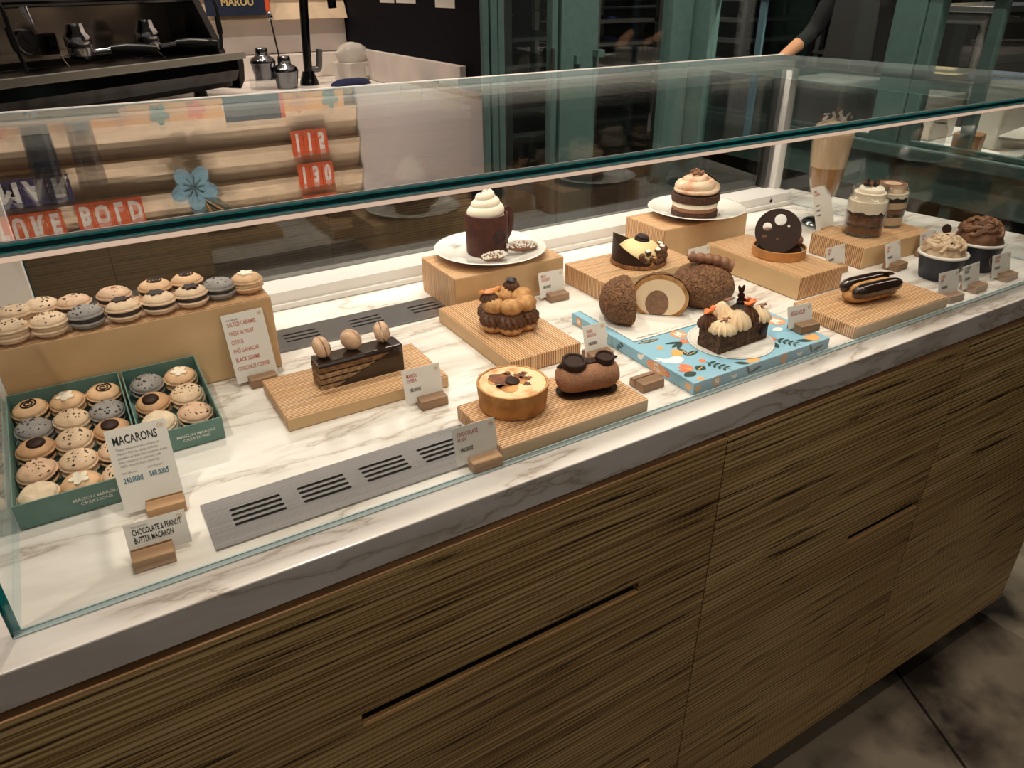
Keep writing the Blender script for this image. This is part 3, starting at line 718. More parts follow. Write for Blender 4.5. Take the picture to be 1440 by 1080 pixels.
def flecks_mesh(seed, n, big=1.0, spread=0.85):
    r0 = random.Random(seed); m = MB()
    for _ in range(n):
        a = r0.uniform(0, 2*PI); r = 0.0205*spread*math.sqrt(r0.random()); s = r0.uniform(0.0005, 0.0015)*big
        z = dome_z(r); q = len(m.v)
        m.ball((0,0,0), (s*r0.uniform(0.8,1.8), s*0.8, s*0.55), 6, 4)
        m.xf(Matrix.Translation((r*math.cos(a), r*math.sin(a), z)) @ Matrix.Rotation(r0.uniform(0,PI), 4, 'Z'), q)
    return m.mesh('flecks')
def swirl_mesh():
    p = []
    for i in range(46):
        t = i/45; a = t*2*PI*2.2; r = 0.0012+0.0062*t
        p.append((r*math.cos(a)*1.05, r*math.sin(a), dome_z(r)+0.0003))
    return MB().tube(p, 0.0008, 6).mesh('chocolate_swirl')
def petals_mesh(name, r0, r1, thick, n=5):
    return MB().prism(flower(r0, r1, n, 40), dome_z(r1)-0.0010, 0.0116+thick).mesh(name)
SWIRL = swirl_mesh()
WFL = petals_mesh('sugar_flower', 0.0062, 0.0108, 0.0012); DFL = petals_mesh('chocolate_flower', 0.0072, 0.0106, 0.0012, 6)
DISC = MB().lathe([(0, 0.0142), (0.0080, 0.0138), (0.0100, 0.0124), (0.0103, 0.0100), (0, 0.0100)], 28).mesh('chocolate_button')
JAM = MB().ball((0.001, 0, 0.0116), (0.0035, 0.0026, 0.0012), 10, 6, lambda d: 1+0.25*mnoise.noise(d*3)).mesh('jam_drop')
FL_A = [flecks_mesh(s, 26, 1.0) for s in (11, 12, 13)]; FL_B = flecks_mesh(21, 22, 1.25); FL_C = flecks_mesh(31, 40, 0.6)
SHELLM = {'speck': 'mac_cream', 'speckp': 'mac_pink', 'grey': 'mac_grey', 'white': 'mac_tan', 'swirl': 'mac_tan', 'dark': 'mac_cream', 'disc': 'mac_brown', 'jam': 'mac_pink', 'pale': 'mac_pale'}
FILLM = {'speck': 'filling_cream', 'speckp': 'filling_dark', 'grey': 'filling_dark', 'white': 'filling_cream', 'swirl': 'filling_dark', 'dark': 'filling_dark', 'disc': 'filling_dark', 'jam': 'filling_dark', 'pale': 'filling_cream'}
_MESHC = {}
def shared(me, mat):
    k = (me.name_full, mat)
    if k not in _MESHC:
        c = me.copy(); c.materials.append(MAT[mat]); c.polygons.foreach_set('use_smooth', ['flower' not in me.name]*len(c.polygons)); _MESHC[k] = c
    return _MESHC[k]
def mpart(name, me, mat, parent, loc=(0,0,0), rot=(0,0,0)):
    o = bpy.data.objects.new(name, shared(me, mat)); COL.objects.link(o); o.parent = parent; o.location = loc; o.rotation_euler = rot
    return o
R0 = random.Random(5)
def macaron(kind, loc, label, group, rot=(0,0,0), scale=1.0, seed=0):
    u = empty('macaron', loc, 0, label, 'macaron', group, rot=rot); u.scale = (scale,)*3
    sm = SHELLM[kind]; a = R0.uniform(0, 6.28)
    mpart('bottom_shell', SH_DN[seed%2], sm, u, (0,0,0.0105), (0,0,a))
    mpart('filling', FILL, FILLM[kind], u, (0.0004*R0.uniform(-1,1), 0.0004*R0.uniform(-1,1), 0.0098))
    t = mpart('top_shell', SH_LUMP if kind == 'pale' else SH_UP[seed%3], sm, u, (0.0006*R0.uniform(-1,1), 0.0006*R0.uniform(-1,1), 0.0146), (D(R0.uniform(-2,2)), D(R0.uniform(-2,2)), a))
    if kind in ('speck', 'speckp'): mpart('cocoa_flecks', FL_A[seed%3], 'fleck', t)
    elif kind == 'grey': mpart('sesame_flecks', FL_B, 'fleck', t)
    elif kind == 'white': mpart('sugar_flower', WFL, 'cream', t)
    elif kind == 'swirl': mpart('chocolate_swirl', SWIRL, 'choc_dark', t, (0,0,0.0002), (0,0,-a)).scale = (1.3,1.3,1)
    elif kind == 'dark': mpart('chocolate_flower', DFL, 'choc_dark', t, (0.0015,0.002,0), (0,0,-a))
    elif kind == 'disc': mpart('chocolate_button', DISC, 'choc_dark', t, (0.001,0.002,0), (0,0,-a))
    elif kind == 'jam': mpart('jam_drop', JAM, 'jam', t, (0,0,0), (0,0,-a)); mpart('cocoa_flecks', FL_C, 'fleck', t)
    return u
ROWZ = CZ + H_MAC + 0.0006
front = [('speck', -0.0985, 0.976, 'speckled cream macaron at the far left of the front row on the tall riser'),
         ('speck', -0.0590, 0.975, 'speckled cream macaron second from left in the front row on the tall riser'),
         ('grey', -0.0190, 0.978, 'grey sesame macaron between speckled and chocolate-flower ones, front row of tall riser'),
         ('dark', 0.0225, 0.976, 'cream macaron with chocolate flower, leftmost of three on the tall riser'),
         ('dark', 0.0630, 0.978, 'cream macaron with chocolate flower, middle of three on the tall riser'),
         ('dark', 0.1025, 0.980, 'cream macaron with chocolate flower, rightmost of three beside the grey one'),
         ('grey', 0.1395, 0.9900, 'grey sesame macaron beside the white-flower one on the tall riser'),
         ('white', 0.1755, 0.9920, 'tan macaron with white sugar flower at the right end of the tall riser')]
back = [('speck', -0.0930, 1.0250, 'speckled cream macaron leftmost in the back row on the tall riser'),
        ('speck', -0.0630, 1.0340, 'speckled macaron nearly hidden in the back row of the tall riser'),
        ('speckp', -0.0295, 1.0250, 'speckled pinkish macaron behind the grey one on the tall riser'),
        ('jam', 0.0170, 1.0270, 'pinkish macaron with a red jam drop in the back row'),
        ('swirl', 0.0660, 1.0290, 'tan macaron with chocolate swirl, left of two in the back row of riser'),
        ('swirl', 0.1070, 1.0310, 'tan macaron with chocolate swirl, right of two in the back row of riser')]
for i, (k, x, y, lab) in enumerate(front+back):
    macaron(k, (x, y, ROWZ), lab, 'macarons lined up on the tall riser', (0,0,0), 0.985, i)

# ------------------------------------------------------------------ the two green macaron boxes (each leans back on its lid)
def green_box(name, x0, x1, yf, depth, tilt, label, text_x):
    u = empty(name, ((x0+x1)/2, yf, CZ+0.0012), 0, label, 'box', 'green macaron gift boxes', rot=(tilt, 0, 0))
    w = x1-x0; t = 0.0016; hgt = 0.030
    obj('base', MB().box(-w/2, w/2, 0, depth, 0, t), 'teal_card', u, smooth=False)
    obj('front_wall', MB().box(-w/2, w/2, 0, t, t, hgt), 'teal_card', u, smooth=False, bevel=0.0005)
    obj('back_wall', MB().box(-w/2, w/2, depth-t, depth, t, hgt), 'teal_card', u, smooth=False, bevel=0.0005)
    for s in (-1, 1): obj('side_wall', MB().box(s*(w/2-t/2)-t/2, s*(w/2-t/2)+t/2, t, depth-t, t, hgt), 'teal_card', u, smooth=False, bevel=0.0005)
    obj('rest', MB().box(-w/2+0.004, w/2-0.004, depth-0.012, depth-0.004, -math.sin(tilt)*(depth-0.012)+0.0004, -0.0002), 'teal_card', u, smooth=False)
    lettering(T_BOX, 'ink_white', u, (text_x, -0.0004, 0.0150), 0.0052, 1.05, (PI/2, 0, 0))
    return u
TB, TS = D(4.75), D(6.9)
big = green_box('macaron_box', -0.1235, -0.0035, 0.7365, 0.2190, TB, 'larger green gift box holding fifteen macarons', 0.010)
small = green_box('macaron_box', -0.0010, 0.0865, 0.8060, 0.1490, TS, 'smaller green gift box holding six macarons', 0.013)
def inbox(kind, box, tilt, lx, ly, lab, group, i, extra=8):
    p = box.location + Matrix.Rotation(tilt, 3, 'X') @ Vector((lx, ly, 0.0018))
    macaron(kind, p + Vector((0,0,0.0012)), lab, group, (tilt + D(R0.uniform(1, extra)), D(R0.uniform(-4, 4)), 0), 0.92, i)
grid = [['swirl', 'white', 'swirl'], ['grey', 'speck', 'grey'], ['disc', 'speck', 'disc'], ['speckp', 'speck', 'speckp'], ['pale', 'white', 'speck']]
what = {'swirl': 'tan macaron with chocolate swirl', 'white': 'tan macaron with white sugar flower', 'grey': 'grey sesame macaron', 'speck': 'speckled cream macaron', 'speckp': 'speckled pinkish macaron', 'disc': 'tan macaron with chocolate button', 'pale': 'pale crusty macaron'}
rows = ['rear row', 'second row from the rear', 'middle row', 'second row from the front', 'front row']
cols = ['left', 'middle', 'right']
for r in range(5):
    for c in range(3):
        inbox(grid[r][c], big, TB, -0.0375+0.0378*c, 0.1950-0.0428*r, f'{what[grid[r][c]]}, {cols[c]} of the {rows[r]} in the larger box', 'macarons in the larger green box', r*3+c)
grid2 = [['grey', 'white'], ['disc', 'speck'], ['pale', 'speckp']]
rows2 = ['rear row', 'middle row', 'front row']
for r in range(3):
    for c in range(2):
        inbox(grid2[r][c], small, TS, -0.0195+0.0395*c, 0.1250-0.0435*r, f'{what[grid2[r][c]]}, {"left" if c == 0 else "right"} of the {rows2[r]} in the smaller box', 'macarons in the smaller green box', r*2+c+3)

# ------------------------------------------------------------------ pastry helpers
def rosette(m, c, R, Hh, k=10, twist=5.0, amp=0.10, n=60, lean=0.0, tip=0.12):
    prof = [(0.86, 0.0), (1.0, 0.12), (1.0, 0.25), (0.93, 0.42), (0.76, 0.60), (0.54, 0.76), (0.32, 0.90), (tip, 1.0), (0, 1.02)]
    def fn(r, z, a): return r*(1+amp*math.cos(k*a + twist*z/Hh)), z
    return m.lathe([(r*R, z*Hh) for r, z in prof], n, fn, c)
def crackle(name, base, dark, line, scale, thresh=0.02):
    m, nt, N, L, b = _new(name); b.inputs['Roughness'].default_value = 0.75
    tc = N.new('ShaderNodeTexCoord'); nz = N.new('ShaderNodeTexNoise'); nz.inputs['Scale'].default_value = scale*1.6; nz.inputs['Detail'].default_value = 3
    L.new(tc.outputs['Object'], nz.inputs['Vector'])
    wv = N.new('ShaderNodeVectorMath'); wv.operation = 'MULTIPLY_ADD'; wv.inputs[1].default_value = (0.014,)*3; L.new(nz.outputs['Color'], wv.inputs[0]); L.new(tc.outputs['Object'], wv.inputs[2])
    vo = N.new('ShaderNodeTexVoronoi'); vo.feature = 'DISTANCE_TO_EDGE'; vo.inputs['Scale'].default_value = scale; L.new(wv.outputs[0], vo.inputs['Vector'])
    n2 = N.new('ShaderNodeTexNoise'); n2.inputs['Scale'].default_value = 55; L.new(tc.outputs['Object'], n2.inputs['Vector'])
    th = N.new('ShaderNodeMath'); th.operation = 'MULTIPLY'; L.new(vo.outputs['Distance'], th.inputs[0]); 
    r1 = _ramp(N, [(0.45, (1,1,1,1)), (0.62, (0.0,0.0,0.0,1))]); L.new(n2.outputs['Fac'], r1.inputs['Fac'])
    r0 = _ramp(N, [(0.0, (1,1,1,1)), (thresh, (0.8,0.8,0.8,1)), (thresh*2.2, (0,0,0,1))]); L.new(vo.outputs['Distance'], r0.inputs['Fac'])
    th.operation = 'MULTIPLY'; L.new(r0.outputs['Color'], th.inputs[0]); L.new(r1.outputs['Color'], th.inputs[1])
    n3 = N.new('ShaderNodeTexNoise'); n3.inputs['Scale'].default_value = 240; n3.inputs['Detail'].default_value = 4; L.new(tc.outputs['Object'], n3.inputs['Vector'])
    rb = _ramp(N, [(0.35, rgb(*base)), (0.65, rgb(*dark))]); L.new(n3.outputs['Fac'], rb.inputs['Fac'])
    mx = N.new('ShaderNodeMixRGB'); L.new(th.outputs[0], mx.inputs[0]); L.new(rb.outputs['Color'], mx.inputs[1]); mx.inputs[2].default_value = rgb(*line)
    L.new(mx.outputs[0], b.inputs['Base Color'])
    bp = N.new('ShaderNodeBump'); bp.inputs['Strength'].default_value = 0.9; bp.inputs['Distance'].default_value = 0.0025
    r5 = _ramp(N, [(0.0, (0,0,0,1)), (0.16, (1,1,1,1))]); L.new(vo.outputs['Distance'], r5.inputs['Fac'])
    ad = N.new('ShaderNodeMath'); ad.operation = 'ADD'; L.new(r5.outputs['Color'], ad.inputs[0]); L.new(n3.outputs['Fac'], ad.inputs[1])
    L.new(ad.outputs[0], bp.inputs['Height']); L.new(bp.outputs['Normal'], b.inputs['Normal'])
crackle('choux_crackle', (138,94,60), (96,62,38), (168,122,78), 80, 0.016)

# ------------------------------------------------------------------ opera cake
u = empty('opera_cake', (0.2675, 0.8410, CZ+0.0176), D(0.5), 'rectangular layered opera cake slice with three small macarons on top', 'cake')
w, d = 0.112, 0.029
lay = [('layer_pale', 0.0060), ('choc_dark', 0.0022), ('layer_pale', 0.0058), ('choc_dark', 0.0022), ('layer_pale', 0.0058), ('choc_dark', 0.0020), ('sponge_tan', 0.0060), ('choc_dark', 0.0022)]
z = 0.0
for i, (mt, hh) in enumerate(lay):
    e = 0.0008 if mt != 'choc_dark' else 0.0
    m = MB(); nx = 40
    pts = [(-w/2+w*k/nx, -d/2-e*0.6+0.0006*mnoise.noise(Vector((k*1.7, i*3.1, 0)))) for k in range(nx+1)] + [(w/2, d/2), (-w/2-e, d/2)]
    obj('cake_layer', m.prism(pts, z, z+hh), mt, u, smooth=False); z += hh
obj('chocolate_glaze', MB().box(-w/2, w/2, -d/2, d/2, z, z+0.0050), 'choc_gloss', u, smooth=False, bevel=0.0008)
# dark glaze sheet folded over the lower right of the front and the right end
m = MB(); y = -d/2-0.0016
m.v += [(-w/2+0.018, y, 0.0), (w/2+0.001, y, 0.0), (w/2+0.001, y, z+0.0046), (-w/2+0.018, y+0.0012, 0.0), (w/2+0.001, d/2, 0.0), (w/2+0.001, d/2, z+0.0046), (w/2-0.001, y+0.0012, z+0.004), (w/2-0.001, y+0.0012, 0.0)]
m.f += [[0,1,2],[1,4,5,2],[0,3,7,1],[0,2,6,3],[3,6,7],[7,6,5,4]]; m.m += [0]*6
obj('glaze_sheet', m, 'choc_gloss', u, smooth=False)
obj('top_ridge', MB().prism([(-w/2+0.012, -d/2+0.001), (w/2-0.004, -d/2+0.001), (w/2-0.03, -d/2+0.018)], z+0.0050, z+0.0056), 'choc_gloss', u, smooth=False)
OPTOP = 0.0176+z+0.0050
for i, (x, yy, yaw, lab) in enumerate(((0.2235, 0.8430, 0.5, 'left'), (0.2630, 0.8450, 1.1, 'middle'), (0.3055, 0.8460, 0.15, 'right'))):
    c = macaron('speckp', (x, yy, CZ+OPTOP+0.0141), f'small round macaron standing on edge, {lab} of three on the opera cake', 'small macarons on the opera cake', (PI/2-0.15, 0, PI/2+yaw-0.4), 0.66, i)
    for ch in c.children:
        if ch.name.startswith('filling'): bpy.data.objects.remove(ch)
    for ch in c.children:
        if ch.name.startswith('bottom'): ch.location.z = 0.0105+0.0002; ch.scale = (1,1,1.25)
        if ch.name.startswith('top'): ch.location.z = 0.0120; ch.scale = (1,1,1.25)
    # centre the sphere-like pair on its own middle
    off = Vector((0,0,-0.0112))
    for ch in c.children: ch.location += off

# ------------------------------------------------------------------ plates
def plate(name, loc, R, label, rz=0):
    u = empty(name, loc, rz, label, 'plate')
    k = R/0.096
    prof = [(0,0.0008),(0.030,0.0008),(0.034,0),(0.038,0),(0.041,0.0012),(0.060,0.0035),(0.094,0.0128),(0.096,0.0142),(0.0950,0.0150),(0.091,0.0142),(0.062,0.0066),(0.052,0.0042),(0.040,0.0034),(0,0.0034)]
    obj('dish', MB().lathe([(r*k, zz) for r, zz in prof], 72), 'porcelain', u, ang=60)
    return u
pl = plate('plate', (0.5930, 1.0640, CZ+0.0610), 0.0955, 'white porcelain plate carrying the chocolate mug')
lettering(T_STARB, 'ink_black', pl, (-0.052, 0.045, 0.0112), 0.0075, 0.9, (0.22, 0.12, 0.55))
obj('engraved_line', MB().tube([(0.030+0.003*i, 0.028+0.0042*i, 0.0040+0.0013*max(0,i-5)) for i in range(14)], 0.00022, 4), 'ink_grey', pl)
# ------------------------------------------------------------------ chocolate mug with whipped cream
MZ = CZ+0.0650
u = empty('chocolate_mug', (0.5900, 1.0690, MZ), 0, 'dark chocolate mug with handle, filled with whipped cream', 'mug dessert')
obj('cup', MB().lathe([(0,0),(0.0335,0),(0.0352,0.0018),(0.0358,0.03),(0.0362,0.0655),(0.0350,0.0672),(0.0328,0.0668),(0.0318,0.058),(0.0310,0.040),(0,0.040)], 56), 'choc_mug', u, ang=50)
hp = [Vector((0.036*0.88, 0.0, 0.060)), Vector((0.045, 0, 0.064)), Vector((0.053, 0, 0.058)), Vector((0.056, 0, 0.044)), Vector((0.0525, 0, 0.029)), Vector((0.045, 0, 0.018)), Vector((0.036*0.94, 0, 0.012))]
def smooth_path(p, n=6):
    out = []
    for i in range(len(p)-1):
        p0, p1, p2, p3 = p[max(i-1,0)], p[i], p[i+1], p[min(i+2, len(p)-1)]
        for k in range(n):
            t = k/n; out.append(0.5*((2*p1)+(-p0+p2)*t+(2*p0-5*p1+4*p2-p3)*t*t+(-p0+3*p1-3*p2+p3)*t**3))
    return out+[p[-1]]
m = MB().tube(smooth_path(hp), 0.0052, 12, fn=lambda w, k: 1.25 if abs(math.sin(w)) > 0.7 else 0.85)
obj('handle', m, 'choc_mug', u, rot=(0,0,D(14)))
fa = D(-84)   # emblem faces the viewer's right
emb = obj('emblem', MB().lathe([(0,0.0022),(0.0085,0.0022),(0.0095,0.0030),(0.0105,0.0030),(0.0115,0.0016),(0.0117,-0.0012),(0,-0.0012)], 36), 'choc_dark', u, (0.0352*math.cos(fa), 0.0352*math.sin(fa), 0.034), (PI/2, 0, fa+PI/2))
lettering(T_LOGO, 'choc_mug', emb, (0, -0.0042, 0.0026), 0.011, 0.9)
pth = []; rads = []
for i in range(110):
    t = i/109; a = t*2*PI*3.1+2.2; R = 0.0205*(1-t)**0.75
    pth.append((R*math.cos(a), R*math.sin(a), 0.066+0.037*t)); rads.append(0.0132*(1-0.40*t) if i < 100 else 0.0079*(1-(i-99)/13))
cr = obj('whipped_cream', MB().tube(pth, rads, 18).ball((0,0,0.064), (0.030,0.030,0.010), 24, 10), 'cream', u, ang=80)
r0 = random.Random(3); m = MB()
for _ in range(60):
    t = r0.random(); a = r0.uniform(-PI, 0.5); R = 0.030*(1-0.8*t); m.ball((R*math.cos(a)*0.97, R*math.sin(a)*0.97, 0.0735+0.036*t+r0.uniform(-.002,.004)), (0.0007,0.0007,0.0005), 5, 3)
sp = obj('cocoa_sprinkles', m, 'choc_milk', cr); sp['kind'] = 'stuff'
def crumb_stick(loc, rz, L, R, label, seed):
    u = empty('sugared_stick', loc, rz, label, 'biscuit', 'sugared sticks on the mug plate')
    obj('core', MB().ball((0,0,R), (L/2, R*0.8, R*0.85), 20, 10, lambda dd: 1+0.15*mnoise.noise(dd*4+Vector((seed,0,0)))), 'choc_milk', u)
    r1 = random.Random(seed); m = MB()
    for _ in range(150):
        a = r1.uniform(0, PI); x = r1.uniform(-1, 1); k = math.sqrt(max(0.05, 1-x*x*0.8)); s = r1.uniform(0.0009, 0.0022)
        q = len(m.v); m.ball((0,0,0), (s*1.3, s*0.8, s*0.7), 6, 4); m.xf(Matrix.Translation((x*L*0.47, R*0.9*k*math.cos(a), R+R*0.95*k*math.sin(a)*0.95)) @ Euler((r1.random()*6, r1.random()*6, 0)).to_matrix().to_4x4(), q)
    s = obj('sugar_crumbs', m, 'sugar', u); s['kind'] = 'stuff'
    return u
crumb_stick((0.5730, 1.0150, MZ+0.0012), D(-4), 0.046, 0.0085, 'short sugared biscuit stick at the foot of the mug', 4)
crumb_stick((0.6330, 1.0270, MZ+0.0030), D(-24), 0.056, 0.0105, 'long sugared biscuit stick on the plate rim by the handle', 8)

# ------------------------------------------------------------------ choux ring
u = empty('choux_ring', (0.5085, 0.8630, CZ+0.0236), D(10), 'ring of choux buns filled with piped dark chocolate cream', 'pastry')
NL = 6
for i in range(NL):
    a = 2*PI*i/NL + D(-62)
    obj('lower_bun', MB().ball((0,0,0.0075), (0.0185, 0.0185, 0.0085), 18, 8, lambda dd: 1+0.05*mnoise.noise(dd*3+Vector((i,0,0)))), 'choux_gold', u, (0.0265*math.cos(a), 0.0265*math.sin(a), 0))
for i in range(NL):
    a = 2*PI*i/NL + D(-62)
    m = MB()
    def fn(r, zz, th): return r*(1+0.13*math.cos(13*th+zz*330)), zz
    m.lathe([(0.012,0.010),(0.0185,0.0125),(0.0200,0.018),(0.0195,0.024),(0.0165,0.029),(0.010,0.032),(0,0.033)], 66, fn)
    obj('piped_cream', m, 'choc_cream', u, (0.0255*math.cos(a), 0.0255*math.sin(a), 0))
for i in range(NL):
    a = 2*PI*i/NL + D(-62)
    obj('upper_bun', MB().ball((0,0,0), (0.0170, 0.0170, 0.0125), 20, 10, lambda dd: 1+0.07*mnoise.noise(dd*4+Vector((i*3,5,0)))), 'choux_gold', u, (0.0262*math.cos(a), 0.0262*math.sin(a), 0.0385+0.001*(i%2)), (D(14)*math.sin(a), -D(14)*math.cos(a), 0))
k1 = obj('piped_kiss', rosette(MB(), (0,0,0), 0.0125, 0.016, 12, 0.6, 0.12), 'choc_cream', u, (-0.0295, 0.0075, 0.0450))
obj('caramel_drop', MB().ball((0.002,-0.001,0.0150), (0.0135, 0.0085, 0.0030), 18, 8).ball((-0.010,0.003,0.0150), (0.0055,0.005,0.0034), 12, 6), 'caramel', k1)
k2 = obj('piped_kiss', rosette(MB(), (0,0,0), 0.0115, 0.016, 12, 0.6, 0.12), 'choc_cream', u, (0.0225, 0.0190, 0.0470))
obj('chocolate_cap', MB().ball((0,0,0.0125), (0.0088, 0.0088, 0.0052), 20, 10), 'choc_gloss', k2)
obj('caramel_drop', MB().ball((0,0,0.0505), (0.0120, 0.0060, 0.0028), 16, 8), 'caramel', u, (0.000, 0.0270, 0), (0,0,0.3))

# ------------------------------------------------------------------ chocolate flan
u = empty('chocolate_flan', (0.3985, 0.6680, CZ+0.0186), 0, 'round custard flan with a burnt top and chocolate button', 'flan')
def fl(r, zz, a): return r*(1+0.012*mnoise.noise(Vector((math.cos(a)*3, math.sin(a)*3, zz*60)))), zz+(0.0011*mnoise.noise(Vector((math.cos(a)*4, math.sin(a)*4, 2))) if zz > 0.02 else 0)
obj('crust', MB().lathe([(0,0),(0.0385,0),(0.0405,0.0015),(0.0432,0.0290),(0.0432,0.0318),(0.0408,0.0318),(0.0400,0.027),(0,0.027)], 64, fl), 'crust', u, ang=50)
cu_ = obj('custard', MB().lathe([(0,0.0312),(0.020,0.0311),(0.034,0.0314),(0.0402,0.0312),(0.0404,0.026),(0,0.026)], 56, fl), 'custard', u, ang=60)
def blob(m, c, R, seed, zz, n=40, amp=0.45):
    pts = []
    for i in range(n):
        a = 2*PI*i/n; r = R*(1+amp*mnoise.noise(Vector((math.cos(a)*1.6+seed, math.sin(a)*1.6, seed*2.3)))); pts.append((c[0]+r*math.cos(a), c[1]+r*math.sin(a)))
    return m.prism(pts, zz, zz+0.0004)
obj('browned_skin', blob(MB(), (-0.0035, 0.0060), 0.0225, 1.3, 0.0310), 'crust', cu_, smooth=False)
obj('burnt_skin', blob(MB(), (-0.0065, 0.0080), 0.0175, 3.3, 0.0312), 'burnt', cu_, smooth=False)
for i, (cx_, cy_, rr) in enumerate(((0.0150, 0.0090, 0.0060), (0.0200, -0.0020, 0.0050), (0.0120, -0.0140, 0.0042), (0.0060, 0.0220, 0.0046), (0.0240, 0.0120, 0.0035), (0.015,0.0025,0.0035), (-0.018, -0.002, 0.004))):
    obj('burnt_skin', blob(MB(), (cx_, cy_), rr, i*1.7+1, 0.0312, 24, 0.8), 'burnt', cu_, smooth=False)
obj('chocolate_button', MB().lathe([(0,0.0030),(0.0068,0.0030),(0.0085,0.0022),(0.0088,0.0004),(0.008,0),(0,0)], 30), 'choc_dark', cu_, (-0.0005, -0.0005, 0.0318), (0.12, 0.05, 0))

# ------------------------------------------------------------------ velvet log cake
u = empty('velvet_log_cake', (0.4960, 0.6500, CZ+0.0186), D(-14), 'small velvety brown log cake with two chocolate discs', 'cake')
def capsule(L, ry, rz_, nu=28, nv=20, flat=0.35):
    m = MB(); v = []; 
    for j in range(nv+1):
        t = j/nv; x = -L/2 + L*t; e = abs(2*t-1); k = (1-e**5.0)**0.5 if e < 1 else 0
        ss = max(k, 0.02)
        for i in range(nu):
            a = 2*PI*i/nu; yy = math.cos(a)*ry*ss; zz = rz_ + math.sin(a)*rz_*ss
            v.append((x, yy, max(zz, rz_*(1-ss)*0.7)))
    f = [(j*nu+i, j*nu+(i+1)%nu, (j+1)*nu+(i+1)%nu, (j+1)*nu+i) for j in range(nv) for i in range(nu)] + [list(range(nu))[::-1], list(range(nv*nu, nv*nu+nu))]
    return m.add(v, f)
obj('chocolate_base', MB().prism(rrect(0.080, 0.040, 0.0195, 8), 0, 0.0024), 'choc_gloss', u, smooth=False, bevel=0.0006)
obj('velvet_body', capsule(0.084, 0.0220, 0.0192), 'choc_mousse', u, (0,0,0.0024), ang=80)
obj('chocolate_band', MB().box(-0.030, 0.030, -0.0065, 0.0060, 0.0385, 0.0418), 'choc_dark', u)
for x, rr in ((-0.0190, 0.0155), (0.0215, 0.0120)):
    d_ = obj('chocolate_disc', MB().lathe([(0,0.0018),(rr*0.70,0.0018),(rr*0.78,0.0036),(rr*0.92,0.0038),(rr,0.0024),(rr,-0.0050),(0,-0.0050)], 36), 'choc_dark', u, (x, -0.0020, 0.0432), (D(10), 0, 0))
obj('chocolate_tip', MB().tube([(-0.032,0,0.0400),(-0.036,0.001,0.0385),(-0.0405,0.001,0.0375)], [0.004,0.003,0.0006], 8).tube([(0.031,0,0.041),(0.035,0.001,0.0405),(0.0400,0.001,0.0405)], [0.004,0.003,0.0006], 8), 'choc_dark', u)

# ------------------------------------------------------------------ yellow dome cake
u = empty('dome_cake', (0.8300, 0.9560, CZ+0.0356), D(-30), 'pale yellow dome cake with a curved chocolate band and caramel crumble', 'cake')
obj('crumb_base', MB().lathe([(0,0),(0.0470,0),(0.0490,0.0015),(0.0485,0.0060),(0.046,0.0072),(0,0.0072)], 48, lambda r,zz,a: (r*(1+0.012*mnoise.noise(Vector((math.cos(a)*14, math.sin(a)*14, zz*300)))), zz)), 'crumb_base', u)
dm = obj('dome', MB().lathe([(0.0405,0.0072),(0.0415,0.013),(0.0395,0.020),(0.0350,0.0275),(0.0275,0.0340),(0.0180,0.0385),(0.0085,0.0405),(0,0.0408)], 96, lambda r,zz,a: (r*(1+0.010*math.cos(48*a)), zz)), 'butter', u, ang=80)
m = MB(); n = 40; v = []; t_ = 0.0014; A0, A1 = D(75), D(285)
for i in range(n+1):
    k = i/n; a = A0+(A1-A0)*k
    zt = 0.0085 + 0.0440*max(0, 1-abs(2*k-0.92))**0.75
    for rr, zz in ((0.0452, 0.0060), (0.0452, zt), (0.0452+t_, zt), (0.0452+t_, 0.0060)): v.append((rr*math.cos(a), rr*math.sin(a), zz))
f = [[i*4+j, i*4+(j+1)%4, (i+1)*4+(j+1)%4, (i+1)*4+j] for i in range(n) for j in range(4)] + [[3,2,1,0],[n*4,n*4+1,n*4+2,n*4+3]]
obj('chocolate_band', m.add(v, f), 'choc_dark', u, ang=60)
bt = obj('chocolate_button', MB().lathe([(0,0.0088),(0.0080,0.0088),(0.0105,0.0072),(0.0108,0.0052),(0.0090,0.0044),(0.0125,0.0038),(0.0135,0.0022),(0.0132,-0.001),(0,-0.001)], 36), 'choc_dark', u, (0.004, 0.0, 0.0395), (D(6), D(10), 0))
r1 = random.Random(12)
for i in range(34):
    a = D(-95)+D(130)*i/33+r1.uniform(-.06,.06); R = r1.uniform(0.037, 0.0455); zz = 0.007+r1.uniform(0.0, 0.020)*(1 if i%2 else 0.5)
    s = r1.uniform(0.0050, 0.0078)
    obj('crumble_piece', MB().ball((0,0,0), (s, s*0.8, s*0.7), 9, 6, lambda dd: 1+0.35*mnoise.noise(dd*3+Vector((i,0,0)))), 'crumble', u, (R*math.cos(a), R*math.sin(a), zz+0.002), (r1.random()*3, r1.random()*3, 0), ang=20)
for a in (D(-76), D(-44), D(-12), D(12)):
    q = obj('crisp_cube', MB().box(-0.0044,0.0044,-0.0044,0.0044,-0.004,0.004), 'crumble', u, (0.0385*math.cos(a), 0.0385*math.sin(a), 0.0275), (0.3, 0.2, a), smooth=False, bevel=0.0008)
    obj('sugar_top', MB().ball((0,0,0.0042), (0.0046,0.0046,0.0018), 10, 6, lambda dd: 1+0.2*mnoise.noise(dd*4)), 'sugar', q)
for a, rr in ((D(-98), 0.0058), (D(-60), 0.0058), (D(-27), 0.0055)):
    dr = obj('caramel_tube', MB().lathe([(0,0),(rr,0),(rr,0.012),(rr*0.8,0.0128),(rr*0.7,0.012),(0,0.012)], 20), 'caramel_soft', u, (0.0395*math.cos(a), 0.0395*math.sin(a), 0.0075), (0,0,0))
    obj('dark_centre', MB().lathe([(0,0.0126),(rr*0.72,0.0126),(rr*0.72,0.011),(0,0.011)], 16), 'choc_milk', dr)

